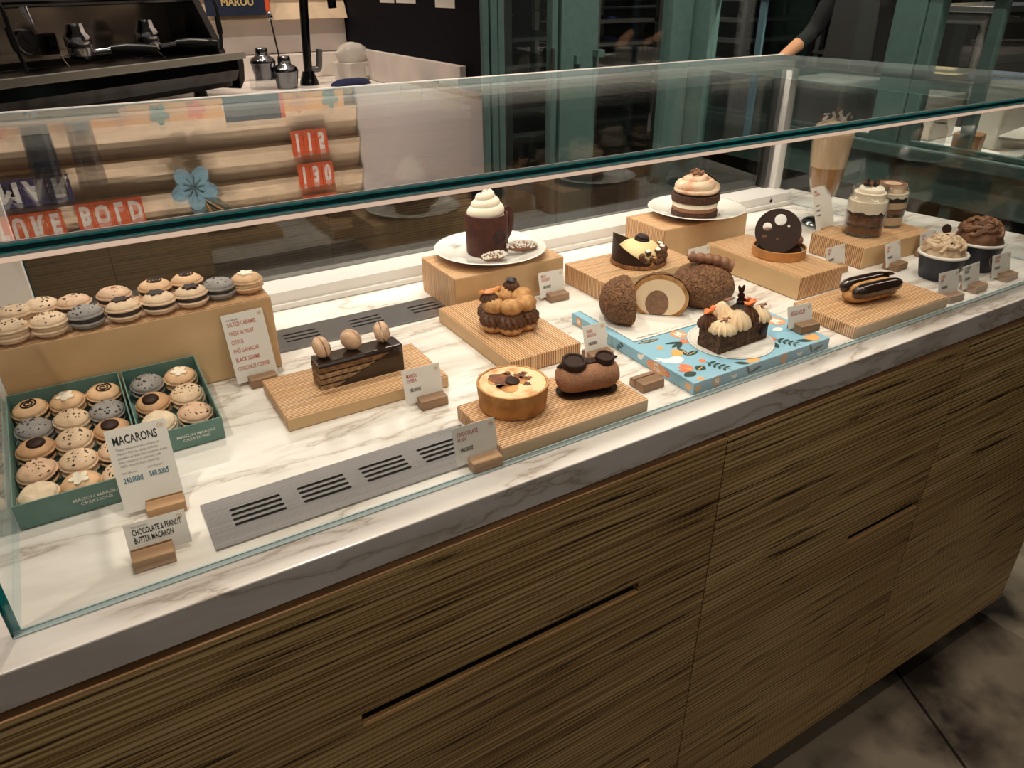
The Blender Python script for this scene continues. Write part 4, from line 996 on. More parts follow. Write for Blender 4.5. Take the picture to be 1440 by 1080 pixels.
# ------------------------------------------------------------------ layered cream cake on its plate
pl2 = plate('plate', (1.0640, 1.0640, CZ+0.0610), 0.0955, 'white porcelain plate carrying the cream-topped layer cake')
obj('engraved_line', MB().tube([(0.030+0.0035*i, 0.010+0.0035*i, 0.0042+0.0011*max(0,i-5)) for i in range(14)], 0.00022, 4), 'ink_grey', pl2)
m = MB(); r1 = random.Random(2)
for _ in range(160):
    a = r1.uniform(0, 6.28); R = r1.uniform(0.048, 0.066); m.ball((R*math.cos(a)-0.016, R*math.sin(a)-0.010, 0.0055+0.0006*r1.random()), 0.0006, 5, 3)
s = obj('cocoa_dust', m, 'choc_milk', pl2); s['kind'] = 'stuff'
u = empty('layer_cake', (1.0450, 1.0500, CZ+0.0648), 0, 'round cocoa sponge cake with cream layers and swirled cinnamon top', 'cake')
def wob(amp, fq, sd): return lambda r, zz, a: (r*(1+amp*mnoise.noise(Vector((math.cos(a)*fq, math.sin(a)*fq, zz*120+sd)))), zz)
R = 0.0455
obj('sponge_layer', MB().lathe([(0,0),(R*0.97,0),(R*0.98,0.002),(R*0.97,0.012),(0,0.012)], 56, wob(0.03,6,1)), 'sponge_dark', u, ang=60)
obj('chocolate_cream', MB().lathe([(0,0.012),(R*0.92,0.012),(R*0.94,0.016),(R*0.92,0.0205),(0,0.0205)], 56, wob(0.02,4,2)), 'choc_mousse', u)
obj('cream_layer', MB().lathe([(0,0.0205),(R*0.95,0.0205),(R*0.98,0.0245),(R*0.95,0.0295),(0,0.0295)], 56, wob(0.02,4,3)), 'cream', u)
obj('sponge_layer', MB().lathe([(0,0.0295),(R*1.0,0.0295),(R*1.02,0.032),(R*1.02,0.0415),(R,0.0435),(0,0.0435)], 56, wob(0.025,6,4)), 'sponge_dark', u, ang=60)
pth = []; rads = []
for i in range(120):
    t = i/119; a = t*2*PI*2.9-0.5; rr = 0.0345*(1-t)**0.9
    pth.append((rr*math.cos(a), rr*math.sin(a), 0.0510+0.027*t)); rads.append(0.0128*(1-0.35*t) if i < 108 else 0.0083*(1-(i-107)/16))
tp_ = obj('swirled_cream', MB().tube(pth, rads, 16).ball((0,0,0.050), (0.043,0.043,0.010), 28, 10), 'cinnamon_cream', u, ang=80)
for i in range(7):
    a = i*0.9; s = 0.0055
    obj('chocolate_shard', MB().box(-s, s, -s*0.45, s*0.45, -s*0.35, s*0.35), 'choc_milk', u, (0.010*math.cos(a)-0.002, 0.008*math.sin(a), 0.0815+0.0035*(i%2)), (r1.uniform(-.7,.7), r1.uniform(-.7,.7), a*1.7), smooth=False, bevel=0.0006)
obj('chocolate_shard', MB().box(-0.012, 0.012, -0.0022, 0.0022, -0.001, 0.001), 'choc_dark', u, (0.0285, -0.012, 0.0715), (0.2, 0.62, -0.5), smooth=False)

# ------------------------------------------------------------------ tart with holed chocolate disc
u = empty('chocolate_tart', (1.0555, 0.8420, CZ+0.0406), 0, 'small round tart topped by a leaning chocolate disc with holes', 'tart')
obj('tart_shell', MB().lathe([(0,0),(0.0440,0),(0.0455,0.0008),(0.0458,0.0160),(0.0435,0.0162),(0.0428,0.0105),(0,0.0105)], 60), 'pate', u, ang=50)
obj('chocolate_filling', MB().lathe([(0,0.0135),(0.0427,0.0130),(0.0427,0.0106),(0,0.0106)], 48), 'choc_gloss', u)
for x, y_, s in ((0.030, -0.006, 1.0), (0.020, 0.018, 1.0), (-0.004, 0.028, 1.0), (0.008, 0.004, 0.9)):
    obj('cream_dollop', MB().ball((0,0,0.0105), (0.0145*s, 0.0145*s, 0.0115*s), 20, 10).ball((0,0,0.0215*s), (0.0085*s, 0.0085*s, 0.0085*s), 16, 8), 'choc_milk', u, (x, y_, 0.0125))
hol = [circle(0.0100, 24, (0.0045, 0.0190)), circle(0.0075, 20, (-0.0175, 0.0085)), circle(0.0048, 16, (-0.0225, -0.0100)), circle(0.0024, 12, (0.0175, 0.0075)), circle(0.0026, 12, (-0.0015, -0.0135)), circle(0.0014, 10, (0.0105, -0.0155))]
me = plate_mesh('chocolate_disc', circle(0.0385, 56), hol, -0.0012, 0.0012)
dd_ = Vector((-0.66, -0.60, 0.46)).normalized(); zax = dd_; xax = Vector((0.857, -0.515, 0.0)); xax = (xax - zax*xax.dot(zax)).normalized(); yax = zax.cross(xax)
o = obj('chocolate_disc', me, 'choc_dark', u, smooth=False, bevel=0.0004)
o.matrix_local = Matrix.Translation((-0.0170, -0.0050, 0.0465)) @ Matrix((xax, yax, zax)).transposed().to_4x4()

# ------------------------------------------------------------------ chocolate eclair
u = empty('eclair', (1.0570, 0.6560, CZ+0.0196), D(-6), 'glossy chocolate eclair with a caramel cream stripe', 'eclair')
obj('choux_shell', capsule(0.104, 0.0200, 0.0110, nu=32, nv=28), 'choux_gold', u, ang=80)
obj('cream_stripe', capsule(0.094, 0.0075, 0.0132, nu=24, nv=24), 'choux_gold', u, (0.001, 0.0, 0.0055), ang=80)
for s, dz in ((-1, 0.0), (1, 0.0015)):
    obj('chocolate_glaze', capsule(0.1045, 0.0112, 0.0132, nu=28, nv=28), 'choc_gloss', u, (0, s*0.0100, 0.0088+dz), (s*D(-12), 0, 0), ang=80)
obj('chocolate_button', MB().lathe([(0,0.0020),(0.0070,0.0018),(0.0080,0.0008),(0.0078,0),(0,0)], 28), 'choc_dark', u, (0.0430, 0.0060, 0.0325), (D(-24), D(26), 0))

# ------------------------------------------------------------------ blue flowered gift box, its paper and doily
BX0, BX1, BY0, BY1, BH = 0.6240, 0.8860, 0.5925, 0.8640, 0.0172
gb = empty('gift_box', ((BX0+BX1)/2, (BY0+BY1)/2, CZ+0.0004), 0, 'flat light blue gift box printed with flowers, leaves and rabbits', 'box')
ox, oy = (BX0+BX1)/2, (BY0+BY1)/2
obj('box_body', MB().box(BX0-ox, BX1-ox, BY0-oy, BY1-oy, 0, BH), 'print_blue', gb, smooth=False, bevel=0.0012)
def leaf(L, w, n=10, bend=0.0):
    up = []; dn = []
    for i in range(n+1):
        t = i/n; x = L*t; y = 1.45*w*math.sin(PI*t)**0.8; b = bend*math.sin(PI*t)
        up.append((x, y+b)); dn.append((x, -y+b))
    return dn[:-1] + up[::-1][:-1] if False else [(0,bend*0)] + dn[1:-1] + [(L, 0)] + up[1:-1][::-1]
def serrated(L, w, k=5):
    p = [(0,0)]; 
    for i in range(k): t = (i+0.5)/k; p += [(L*(t-0.3/k), -w*math.sin(PI*(t*0.9+0.05))), (L*(t+0.35/k), -w*0.45*math.sin(PI*(t*0.9+0.05)))]
    p.append((L,0))
    for i in reversed(range(k)): t = (i+0.5)/k; p += [(L*(t+0.35/k), w*0.45*math.sin(PI*(t*0.9+0.05))), (L*(t-0.3/k), w*math.sin(PI*(t*0.9+0.05)))]
    return p
def rot2(p, a, c=(0,0), s=1.0): return [(c[0]+s*(x*math.cos(a)-y*math.sin(a)), c[1]+s*(x*math.sin(a)+y*math.cos(a))) for x, y in p]
_layer = [0]
def decal(pts, mat, face='top', name='printed_motif'):
    """flat print on a face of the box: top uses (x,y), front (x,z), left (y,z)"""
    _layer[0] = (_layer[0]+1) % 6; e = 0.00012+0.00004*_layer[0]
    m = MB(); n = len(pts)
    if face == 'top': v = [(x-ox, y-oy, BH+e) for x, y in pts]
    elif face == 'front': v = [(x-ox, BY0-oy-e, z) for x, z in pts]
    else: v = [(BX0-ox-e, y-oy, z) for y, z in pts]
    m.v += v; m.f.append(list(range(n))); m.m.append(0)
    return obj(name, m, mat, gb, smooth=False)
def ell(c, a, b, r=0, n=20): return rot2([(a*math.cos(2*PI*i/n), b*math.sin(2*PI*i/n)) for i in range(n)], r, c)
def fern(c, a, L, face='top', n=4, w=0.0015):
    decal(rot2([(0,-0.0005),(L,-0.0005),(L,0.0005),(0,0.0005)], a, c), 'print_green', face)
    for i in range(n):
        for s in (-1, 1):
            p = rot2([(L*(0.12+0.8*i/n), 0)], a, c)[0]; decal(rot2(leaf(0.011, w), a+s*D(62), p), 'print_green', face)
def bloom(c, r, mat, face='top'):
    decal(flower(r*0.62, r, 5, 30, c), mat, face); decal(circle(r*0.25, 10, c), 'print_orange' if mat != 'print_orange' else 'print_coral', face)
def tulip(c, r, a, face='top', mat='print_coral'):
    p = [(-0.9,-0.1),(-1.0,0.5),(-0.75,1.0),(-0.35,0.6),(0,1.1),(0.35,0.6),(0.75,1.0),(1.0,0.5),(0.9,-0.1),(0.4,-0.6),(-0.4,-0.6)]
    decal(rot2(p, a, c, r), mat, face); decal(rot2([(-0.3,-0.5),(0,0.5),(0.3,-0.5)], a, c, r), 'print_orange', face)
def rabbit(c, s, a=0, face='top', flip=1):
    decal(rot2([(x*flip, y) for x, y in ell((0,0), 1.0, 0.72)], a, c, s), 'ink_white', face)
    decal(rot2([(x*flip, y) for x, y in ell((-0.95,0.55), 0.50, 0.38, 0.4)], a, c, s), 'ink_white', face)
    for k, r in ((0, 2.0), (1, 2.5)): decal(rot2([(x*flip, y) for x, y in ell((-1.0-0.35*k,1.20-0.1*k), 0.55, 0.15, r)], a, c, s), 'ink_white', face)
def badge(c, r, face='top', a=0):
    decal(ell(c, r, r*1.05), 'print_peach', face)
    p = [(-0.55,-0.6),(-0.42,0.6),(-0.2,0.6),(0,0.1),(0.2,0.6),(0.42,0.6),(0.55,-0.6),(0.32,-0.6),(0.24,0.05),(0.05,-0.45),(-0.05,-0.45),(-0.24,0.05),(-0.32,-0.6)]
    decal(rot2(p, a, c, r), 'ink_white', face, 'printed_logo')
decal(rot2(serrated(0.036, 0.0055), D(-6), (0.6385, 0.7225)), 'print_green'); decal(rot2(leaf(0.034, 0.0006), D(-6), (0.6395, 0.7225)), 'print_orange')
bloom((0.6557, 0.6952), 0.0058, 'print_orange')
for a in (D(164), D(196), D(215)): decal(rot2(leaf(0.026, 0.0022), a, (0.6950, 0.6940)), 'print_green')
bloom((0.7000, 0.6935), 0.0080, 'print_coral')
tulip((0.6668, 0.6700), 0.0105, D(50), mat='print_orange')
for a in (D(12), D(78)): decal(rot2(leaf(0.024, 0.0034), a, (0.6720, 0.6570)), 'print_green'); decal(rot2(leaf(0.018, 0.0005), a, (0.6740, 0.6575)), 'print_orange')
rabbit((0.6490, 0.6555), 0.0130, D(10))
bloom((0.6781, 0.6350), 0.0056, 'print_coral')
tulip((0.6451, 0.6285), 0.0120, D(40))
decal(rot2(leaf(0.019, 0.0050), D(20), (0.6520, 0.6170)), 'print_green'); decal(rot2(leaf(0.022, 0.0048), D(184), (0.6480, 0.6150)), 'print_green')
decal(rot2(leaf(0.015, 0.0006), D(20), (0.6530, 0.6173)), 'print_orange')
fern((0.6800, 0.6290), D(-70), 0.036)
bloom((0.6400, 0.5985), 0.0058, 'print_orange')
badge((0.7095, 0.7160), 0.0125, a=D(10))
fern((0.8150, 0.6300), D(-66), 0.036)
tulip((0.8649, 0.6045), 0.0125, D(5), mat='print_orange')
decal(rot2(leaf(0.024, 0.0032), D(150), (0.8560, 0.5990)), 'print_green')
bloom((0.8120, 0.6330), 0.0060, 'print_coral'); decal(rot2(leaf(0.020, 0.004), D(70), (0.7960, 0.6080)), 'print_green')
decal(ell((0.7379, 0.6000), 0.0120, 0.0055), 'print_orange'); decal(rot2(leaf(0.020, 0.0030), D(140), (0.7260, 0.5950)), 'print_green')
badge((0.8651, 0.6753), 0.0150, a=D(10)); decal(ell((0.8440, 0.6520), 0.009, 0.006), 'ink_white')
bloom((0.8600, 0.7350), 0.0075, 'print_coral'); fern((0.8650, 0.8050), D(-80), 0.036); rabbit((0.8650, 0.8350), 0.010)
for x in (0.6646, 0.7908): badge((x, 0.0090), 0.0072, 'front')
for x in (0.6975, 0.8254): rabbit((x, 0.0075), 0.0040, D(25), 'front')
for x in (0.7170, 0.8420): 
    decal(rot2(serrated(0.026, 0.0035), D(12), (x+0.006, 0.0040)), 'print_green', 'front'); decal(rot2(leaf(0.016, 0.0018), D(120), (x+0.008, 0.0040)), 'print_green', 'front')
tulip((0.6315, 0.0070), 0.0055, 0, 'front', 'print_orange')
decal(ell((0.6640, 0.0085), 0.0210, 0.0085), 'print_peach', 'left')
lettering(T_PPY, 'ink_white', gb, (BX0-ox-0.0005, 0.6690-oy, 0.0100), 0.0072, 0.75, (PI/2, 0, -PI/2))
bloom((0.6420, 0.0080), 0.0048, 'print_coral', 'left'); tulip((0.6030, 0.0075), 0.0060, 0, 'left', 'print_orange')
rabbit((0.6990, 0.0105), 0.0055, 0, 'left'); rabbit((0.7800, 0.0105), 0.0058, 0, 'left')
for i in range(3): decal(ell((0.7480-0.004*i, 0.0045+0.004*i), 0.0045, 0.0018, 0.4), 'print_green', 'left')
bloom((0.8150, 0.0090), 0.0060, 'print_coral', 'left'); badge((0.8450, 0.0085), 0.0072, 'left')
BT = CZ+0.0004+BH+0.0006
ps = empty('printed_sheet', (0.7540, 0.7935, BT), 0, 'white paper sheet under the choux buns on the blue box', 'paper')
obj('sheet', MB().box(-0.1170, 0.1250, -0.0650, 0.0690, 0, 0.0008), 'paper', ps, smooth=False)
lettering(T_SCRIPT, 'ink_black', ps, (-0.108, -0.0610, 0.0010), 0.0062, 1.1)
obj('printed_line', MB().box(-0.066, 0.10, -0.0590, -0.0585, 0.0009, 0.0010), 'ink_grey', ps, smooth=False)
do = empty('paper_doily', (0.7570, 0.6610, BT), 0, 'round white paper doily under the dark loaf cake', 'doily')
obj('disc', MB().prism(circle(0.0605, 56), 0, 0.0007), 'paper', do, smooth=False)
obj('printed_rim', plate_mesh('printed_rim', circle(0.0575, 48), [circle(0.0571, 48)], 0.0008, 0.0009), 'ink_grey', do, smooth=False)

# ------------------------------------------------------------------ choux buns
def bun_mesh(R, Hh, seed, cut=False, nu=56, nv=40):
    def fn(dd): return 1 + 0.035*mnoise.noise(dd*2.2+Vector((seed,0,0))) + 0.018*mnoise.noise(dd*7+Vector((seed,3,0)))
    m = MB().ball((0,0,Hh*0.42), (R, R, Hh*0.58), nu, nv, fn)
    m.v = [(x*(1-0.10*max(0, (0.012-z)/0.012) if z > 0 else x and 0.90), y*(1-0.10*max(0, (0.012-z)/0.012) if z > 0 else 0.90), max(z, 0.0)) for x, y, z in m.v]
    bm = bmesh.new()
    vs_ = [bm.verts.new(p) for p in m.v]
    for f in m.f:
        try: bm.faces.new([vs_[i] for i in f])
        except ValueError: pass
    bmesh.ops.remove_doubles(bm, verts=bm.verts, dist=1e-5)
    if cut:
        r = bmesh.ops.bisect_plane(bm, geom=list(bm.verts)+list(bm.edges)+list(bm.faces), plane_co=(0,0,0), plane_no=(0,-1,0), clear_outer=True)
        ed = [e for e in r['geom_cut'] if isinstance(e, bmesh.types.BMEdge)]
        f = bmesh.ops.triangle_fill(bm, edges=ed, use_beauty=True)
        for g_ in f['geom']:
            if isinstance(g_, bmesh.types.BMFace): g_.material_index = 1
    bmesh.ops.recalc_face_normals(bm, faces=bm.faces)
    me = bpy.data.meshes.new('bun'); bm.to_mesh(me); bm.free()
    return me
CB = BT + 0.0012
u = empty('choux_bun', (0.8230, 0.7900, CB), 0.4, 'whole brown crackled choux bun topped by a chocolate finger', 'choux bun')
obj('bun', bun_mesh(0.0490, 0.0640, 1.0), 'choux_crackle', u, ang=80)
m = MB(); pth = []; rads = []
for i in range(37):
    t = i/36; pth.append((-0.036+0.070*t, 0.0, 0.0040*math.sin(PI*t))); rads.append((0.0062+0.0040*t)*(0.78+0.34*abs(math.sin(t*PI*5.5))**0.7) if i > 1 else 0.004)
fg = obj('chocolate_finger', m.tube(pth, rads, 16), 'choc_milk', u, ang=70)
q = (Matrix.Rotation(-0.4, 4, 'Z') @ Matrix.Translation((0.006, -0.004, 0.0655)) @ Matrix.Rotation(D(-33), 4, 'Z') @ Matrix.Rotation(D(12), 4, 'Y'))
fg.matrix_local = q
obj('dark_end', MB().lathe([(0,0.0012),(0.0094,0.0010),(0.0096,0),(0,0)], 20), 'choc_dark', fg, (0.0340, 0, 0.0002), (0, PI/2, 0))
def half(loc, normal, label, seed):
    """half bun; the cut face looks along normal"""
    a = math.atan2(normal[1], normal[0]) + PI/2
    u = empty('halved_choux_bun', loc, a, label, 'choux bun', 'halves of the cut choux bun')
    obj('bun_half', bun_mesh(0.0440, 0.0665, seed, True), ['choux_crackle', 'choux_gold'], u, ang=70)
    def flat(R, Hh, z0, y0, y1, sx=1.0, n=36):
        pts = [(R*sx*math.cos(2*PI*i/n)*(1+0.03*mnoise.noise(Vector((i*0.5,seed,0)))), max(0.0008, z0+Hh*math.sin(2*PI*i/n))) for i in range(n)]
        m = MB(); m.v += [(x, y0, z) for x, z in pts] + [(x, y1, z) for x, z in pts]
        m.f += [list(range(n)), list(range(n,2*n))[::-1]] + [[i, n+i, n+(i+1)%n, (i+1)%n] for i in range(n)]; m.m += [0]*(n+2)
        return m
    obj('cut_crust', flat(0.0428, 0.0375, 0.0275, -0.0003, 0.003), 'choux_gold', u, smooth=False)
    obj('cream_filling', flat(0.0372, 0.0300, 0.0275, -0.0008, 0.002), 'vanilla', u, smooth=False)
    obj('praline_core', flat(0.0175, 0.0210, 0.0190, -0.0014, 0.001), 'praline', u, (-0.004, 0, 0), smooth=False)
    return u
half((0.6800, 0.7990, CB), (0.87, -0.36), 'half choux bun showing its crackled brown outside', 2.0)
half((0.7290, 0.7830, CB), (-0.70, -0.71), 'half choux bun showing cream filling and praline core', 3.0)

# ------------------------------------------------------------------ dark loaf cake with piped cream
u = empty('loaf_cake', (0.7550, 0.6560, BT+0.0010), D(2), 'dark brownie loaf cake with piped cream, orange flowers and rabbit', 'cake')
def rough_box(w, d, h_, n=14, amp=0.0009):
    bm = bmesh.new(); bmesh.ops.create_cube(bm, size=1.0)
    bmesh.ops.subdivide_edges(bm, edges=list(bm.edges), cuts=n, use_grid_fill=True)
    for v in bm.verts:
        p = v.co.copy(); v.co = Vector((p.x*w, p.y*d, (p.z+0.5)*h_)) + Vector((mnoise.noise(p*9), mnoise.noise(p*9+Vector((7,0,0))), mnoise.noise(p*9+Vector((0,7,0)))))*amp
        if p.z < -0.49: v.co.z = 0
    me = bpy.data.meshes.new('loaf'); bm.to_mesh(me); bm.free(); return me
obj('loaf', rough_box(0.097, 0.0395, 0.0285), 'brownie', u)
LT = 0.0270
for x, y_, R_, Hh, mt, tw in ((-0.0350, -0.0100, 0.0155, 0.0170, 'vanilla', 0.6), (-0.0060, -0.0070, 0.0165, 0.0240, 'vanilla', 0.8), (-0.0390, 0.0130, 0.0120, 0.0200, 'choc_cream', 3.5), (0.0190, -0.0070, 0.0125, 0.0230, 'choc_cream', 3.5),
                             (0.0390, -0.0070, 0.0145, 0.0190, 'vanilla', 0.8), (-0.0130, 0.0150, 0.0150, 0.0290, 'vanilla', 0.9), (0.0130, 0.0130, 0.0120, 0.0200, 'choc_cream', 3.0), (0.0370, 0.0110, 0.0120, 0.0170, 'choc_cream', 3.0)):
    obj('piped_rosette', rosette(MB(), (0,0,0), R_*1.08, Hh*1.08, 13, tw*1.5, 0.22, 91), mt, u, (x, y_, LT), (0,0,x*90))
def orange_bloom(loc, rot):
    m = MB()
    for i in range(5):
        q = len(m.v); m.ball((0.0058,0,0), (0.0062,0.0042,0.0016), 10, 6); m.xf(Matrix.Rotation(2*PI*i/5, 4, 'Z') @ Matrix.Rotation(-0.55, 4, 'Y'), q)
    return obj('orange_flower', m, 'orange_flower', u, loc, rot)
orange_bloom((-0.0370, 0.0120, LT+0.0215), (-0.5, -0.3, 0.3)); orange_bloom((0.0210, -0.0065, LT+0.0250), (-0.35, 0.0, 0.5)); orange_bloom((0.0400, 0.0120, LT+0.0190), (-0.2, 0.3, 0.1))
obj('chocolate_egg', MB().ball((0,0,0), (0.0072, 0.0022, 0.0098), 18, 10), 'choc_gloss', u, (-0.0055, -0.0070, LT+0.0300), (0.3, 0.35, -0.5))
for i, p in enumerate(((-0.0330, -0.0100, LT+0.0180), (0.0010, 0.0160, LT+0.0310), (0.0435, -0.0070, LT+0.0200))):
    obj('chocolate_flower', MB().prism(flower(0.0040, 0.0085, 6, 36), 0, 0.0012), 'choc_milk', u, p, (-0.35, 0.15*(i-1), i*0.4), smooth=False)
m = MB().prism(ell((0,0.004), 0.0065, 0.0075), -0.0011, 0.0011); m.prism(ell((-0.001,0.0130), 0.0050, 0.0045), -0.0011, 0.0011)
for a in (1.9, 1.35): m.prism(rot2(ell((0.0070,0), 0.0070, 0.0022), a, (-0.0015, 0.0150)), -0.0011, 0.0011)
obj('chocolate_rabbit', m, 'choc_dark', u, (0.0230, 0.0130, LT+0.0200), (PI/2, 0, -0.5), smooth=False)
obj('nougat_cube', MB().box(-0.0075,0.0075,-0.006,0.006,0,0.009), 'choc_mousse', u, (0.0445, 0.0155, LT+0.0120), (0.2,-0.2,0.4), smooth=False, bevel=0.001)
obj('chocolate_button', MB().lathe([(0,0.0022),(0.0082,0.0020),(0.0100,0.0008),(0.0098,-0.001),(0,-0.001)], 32), 'choc_dark', u, (0.0395, -0.0203, 0.0165), (PI/2, 0, 0.25))

# ------------------------------------------------------------------ milkshake glass
u = empty('milkshake_glass', (1.3830, 1.0160, CZ+0.0006), 0, 'tall ribbed soda glass of milkshake topped with cream and almond flakes', 'milkshake')
def rib(r, zz, a): return r*(1+0.014*math.cos(16*a)), zz
obj('glass', MB().lathe([(0,0.0),(0.0340,0.0),(0.0355,0.003),(0.0300,0.010),(0.0120,0.020),(0.0100,0.032),(0.0150,0.046),(0.0250,0.065),(0.0330,0.100),(0.0385,0.150),(0.0415,0.192),(0.0400,0.192),(0.0370,0.150),(0.0315,0.100),(0.0235,0.067),(0.0135,0.050),(0,0.046)], 64, rib), 'jar_glass', u, ang=70)
obj('foot_ring', MB().lathe([(0.0,0.0135),(0.0270,0.0105),(0.0335,0.0050),(0.0330,0.0030),(0,0.0022)], 40), 'dark_chrome', u)
obj('coffee_layer', MB().lathe([(0,0.0505),(0.0130,0.0510),(0.0230,0.0675),(0.0308,0.1000),(0.0340,0.1240),(0,0.1240)], 48), 'mix_dark', u)
obj('milk_layer', MB().lathe([(0,0.1241),(0.0340,0.1241),(0.0365,0.1500),(0.0392,0.1880),(0,0.1880)], 48), 'mix_light', u)
sc_ = obj('cream_top', MB().ball((0,0,0.196), (0.0385,0.0385,0.0230), 32, 14, lambda dd: 1+0.10*mnoise.noise(dd*3)), 'vanilla', u)
r1 = random.Random(6)
for i in range(22):
    a = r1.uniform(0,6.28); rr = r1.uniform(0.0,0.030); obj('almond_flake', MB().ball((0,0,0), (0.0075,0.0050,0.0010), 8, 5), 'sugar' if i%3 else 'choc_milk', u, (rr*math.cos(a), rr*math.sin(a), 0.219+0.022*r1.random()*(1-rr/0.04)), (r1.uniform(-1.2,1.2), r1.uniform(-1.2,1.2), a))

# ------------------------------------------------------------------ dessert jars
def jar(loc, R, Hh, label):
    u = empty('dessert_jar', loc, 0, label, 'dessert jar', 'glass dessert jars')
    k = R/0.037
    obj('glass', MB().lathe([(0,0),(R*0.94,0),(R,0.003),(R,Hh*0.74),(R*0.93,Hh*0.80),(R*0.84,Hh*0.83),(R*0.84,Hh*0.93),(R*0.88,Hh*0.95),(R*0.88,Hh),(R*0.83,Hh),(R*0.80,Hh*0.84),(R*0.90,Hh*0.79),(R*0.955,Hh*0.73),(R*0.955,0.005),(0,0.004)], 56), 'jar_glass', u, ang=60)
    return u
def fill(u, R, z0, z1, mat, name, amp=0.0, seed=0):
    def fn(r, zz, a): return r, zz + (amp*mnoise.noise(Vector((math.cos(a)*4, math.sin(a)*4, seed)))*(1 if zz > (z0+z1)/2 else 0) if amp else 0)
    return obj(name, MB().lathe([(0,z0),(R,z0),(R,z1),(0,z1)], 48, fn), mat, u, ang=50)
R_ = 0.0360
j1 = jar((1.2880, 0.8440, CZ+0.0408), R_, 0.0880, 'larger glass dessert jar with brown base and whipped cream top')
RR = R_*0.95
fill(j1, RR, 0.0046, 0.0180, 'gel_brown', 'caramel_layer'); fill(j1, RR, 0.0180, 0.0225, 'soil', 'crumb_layer', 0.001, 3); fill(j1, RR, 0.0222, 0.0380, 'gel_brown', 'caramel_layer', 0.002, 6)
fill(j1, RR, 0.0378, 0.0450, 'soil', 'crumb_layer', 0.006, 8); fill(j1, RR*0.997, 0.0400, 0.0650, 'cream', 'cream_layer')
fill(j1, R_*0.79, 0.0650, 0.0790, 'cream', 'cream_layer', 0.001, 4)
obj('cream_peak', MB().ball((0.002,0,0.082), (0.0230,0.0230,0.0110), 28, 12, lambda dd: 1+0.12*mnoise.noise(dd*4)), 'cream', j1)
for i in range(9):
    a = i*0.75; obj('chocolate_crumb', MB().ball((0,0,0), (0.0060,0.0042,0.0036), 9, 6, lambda dd: 1+0.3*mnoise.noise(dd*3+Vector((i,0,0)))), 'crumble' if i%2 else 'choc_dark', j1, (0.011*math.cos(a)-0.002, 0.009*math.sin(a), 0.0925+0.002*(i%3)), (a,a,a))
R2 = 0.0335
j2 = jar((1.3780, 0.8600, CZ+0.0408), R2, 0.0890, 'slimmer glass dessert jar of layered cream and sponge, set farther back')
RR = R2*0.95
fill(j2, RR, 0.0046, 0.0200, 'mix_light', 'cream_layer'); fill(j2, RR, 0.0200, 0.0275, 'soil', 'cocoa_sponge', 0.001, 1); fill(j2, RR, 0.0270, 0.0370, 'sponge_tan', 'coffee_sponge', 0.001, 2)
fill(j2, RR, 0.0370, 0.0490, 'mix_light', 'cream_layer', 0.002, 3); fill(j2, RR, 0.0485, 0.0570, 'soil', 'cocoa_sponge', 0.004, 4); fill(j2, RR*0.99, 0.0540, 0.0650, 'cream', 'cream_layer')
fill(j2, R2*0.78, 0.0650, 0.0800, 'cinnamon_cream', 'cream_top', 0.001, 5)
obj('cocoa_ring', plate_mesh('cocoa_ring', circle(R2*0.76, 30), [circle(R2*0.5, 24)], 0.0801, 0.0806), 'choc_milk', j2, smooth=False)

# ------------------------------------------------------------------ ice cream paper cups
def cup(loc, R, Hh, mat, label, seed, small):
    u = empty('ice_cream_cup', loc, 0, label, 'ice cream cup', 'navy paper ice cream cups')
    obj('paper_cup', MB().lathe([(0,0),(R*0.76,0),(R*0.77,0.001),(R*0.965,Hh-0.002),(R*0.93,Hh-0.002),(R*0.74,0.004),(0,0.004)], 56), 'cup_navy', u, ang=50)
    obj('rolled_rim', MB().tube([(R*math.cos(2*PI*i/48)*0.97, R*math.sin(2*PI*i/48)*0.97, Hh) for i in range(49)], 0.0026, 8), 'cup_rim', u)
    obj('ice_cream', MB().ball((0,0,Hh-0.004), (R*0.90, R*0.90, 0.032 if small else 0.042), 40, 16, lambda dd: 1+0.06*mnoise.noise(dd*5)), mat, u)
    r1 = random.Random(seed)
    hz = 0.031 if small else 0.041
    for i in range(40 if small else 52):
        a0 = r1.uniform(0, 6.28); r0_ = R*0.86*math.sqrt(r1.random()); L = r1.uniform(0.6, 1.5)
        pth = []
        for k in range(12):
            t = k/11; a = a0 + L*t; rr = max(0.001, r0_*(1-0.25*t)) + 0.0018*math.sin(t*9+i); zz = Hh-0.003 + hz*math.sqrt(max(0.02, 1-(rr/(R*0.93))**2)) + 0.0015*math.sin(t*7+i*2)
            pth.append((rr*math.cos(a), rr*math.sin(a), zz+0.001))
        obj('cream_ribbon', MB().tube(pth, [0.0036*(0.5+0.5*math.sin(PI*(k+0.5)/12))+0.0012 for k in range(12)], 7), mat, u)
    for i in range(16):
        a = r1.uniform(0, 6.28); rr = R*0.8*math.sqrt(r1.random()); zz = Hh-0.002 + hz*math.sqrt(max(0.02, 1-(rr/(R*0.93))**2))+0.003
        obj('chocolate_chip', MB().ball((0,0,0), (0.0030,0.0018,0.0014), 7, 5), 'choc_dark', u, (rr*math.cos(a), rr*math.sin(a), zz), (r1.random()*3, r1.random()*3, a))
    fa = D(-100)
    e = obj('emblem_ring', MB().tube([(0.0105*math.cos(2*PI*i/24), 0.0105*math.sin(2*PI*i/24), 0.0006) for i in range(25)], 0.0003, 5), 'ink_gold', u, (R*0.885*math.cos(fa), R*0.885*math.sin(fa), Hh*0.48), (PI/2-0.18, 0, fa+PI/2))
    lettering(T_LOGO, 'ink_gold', e, (0, -0.004, 0.0008), 0.0120, 0.9)
    return u
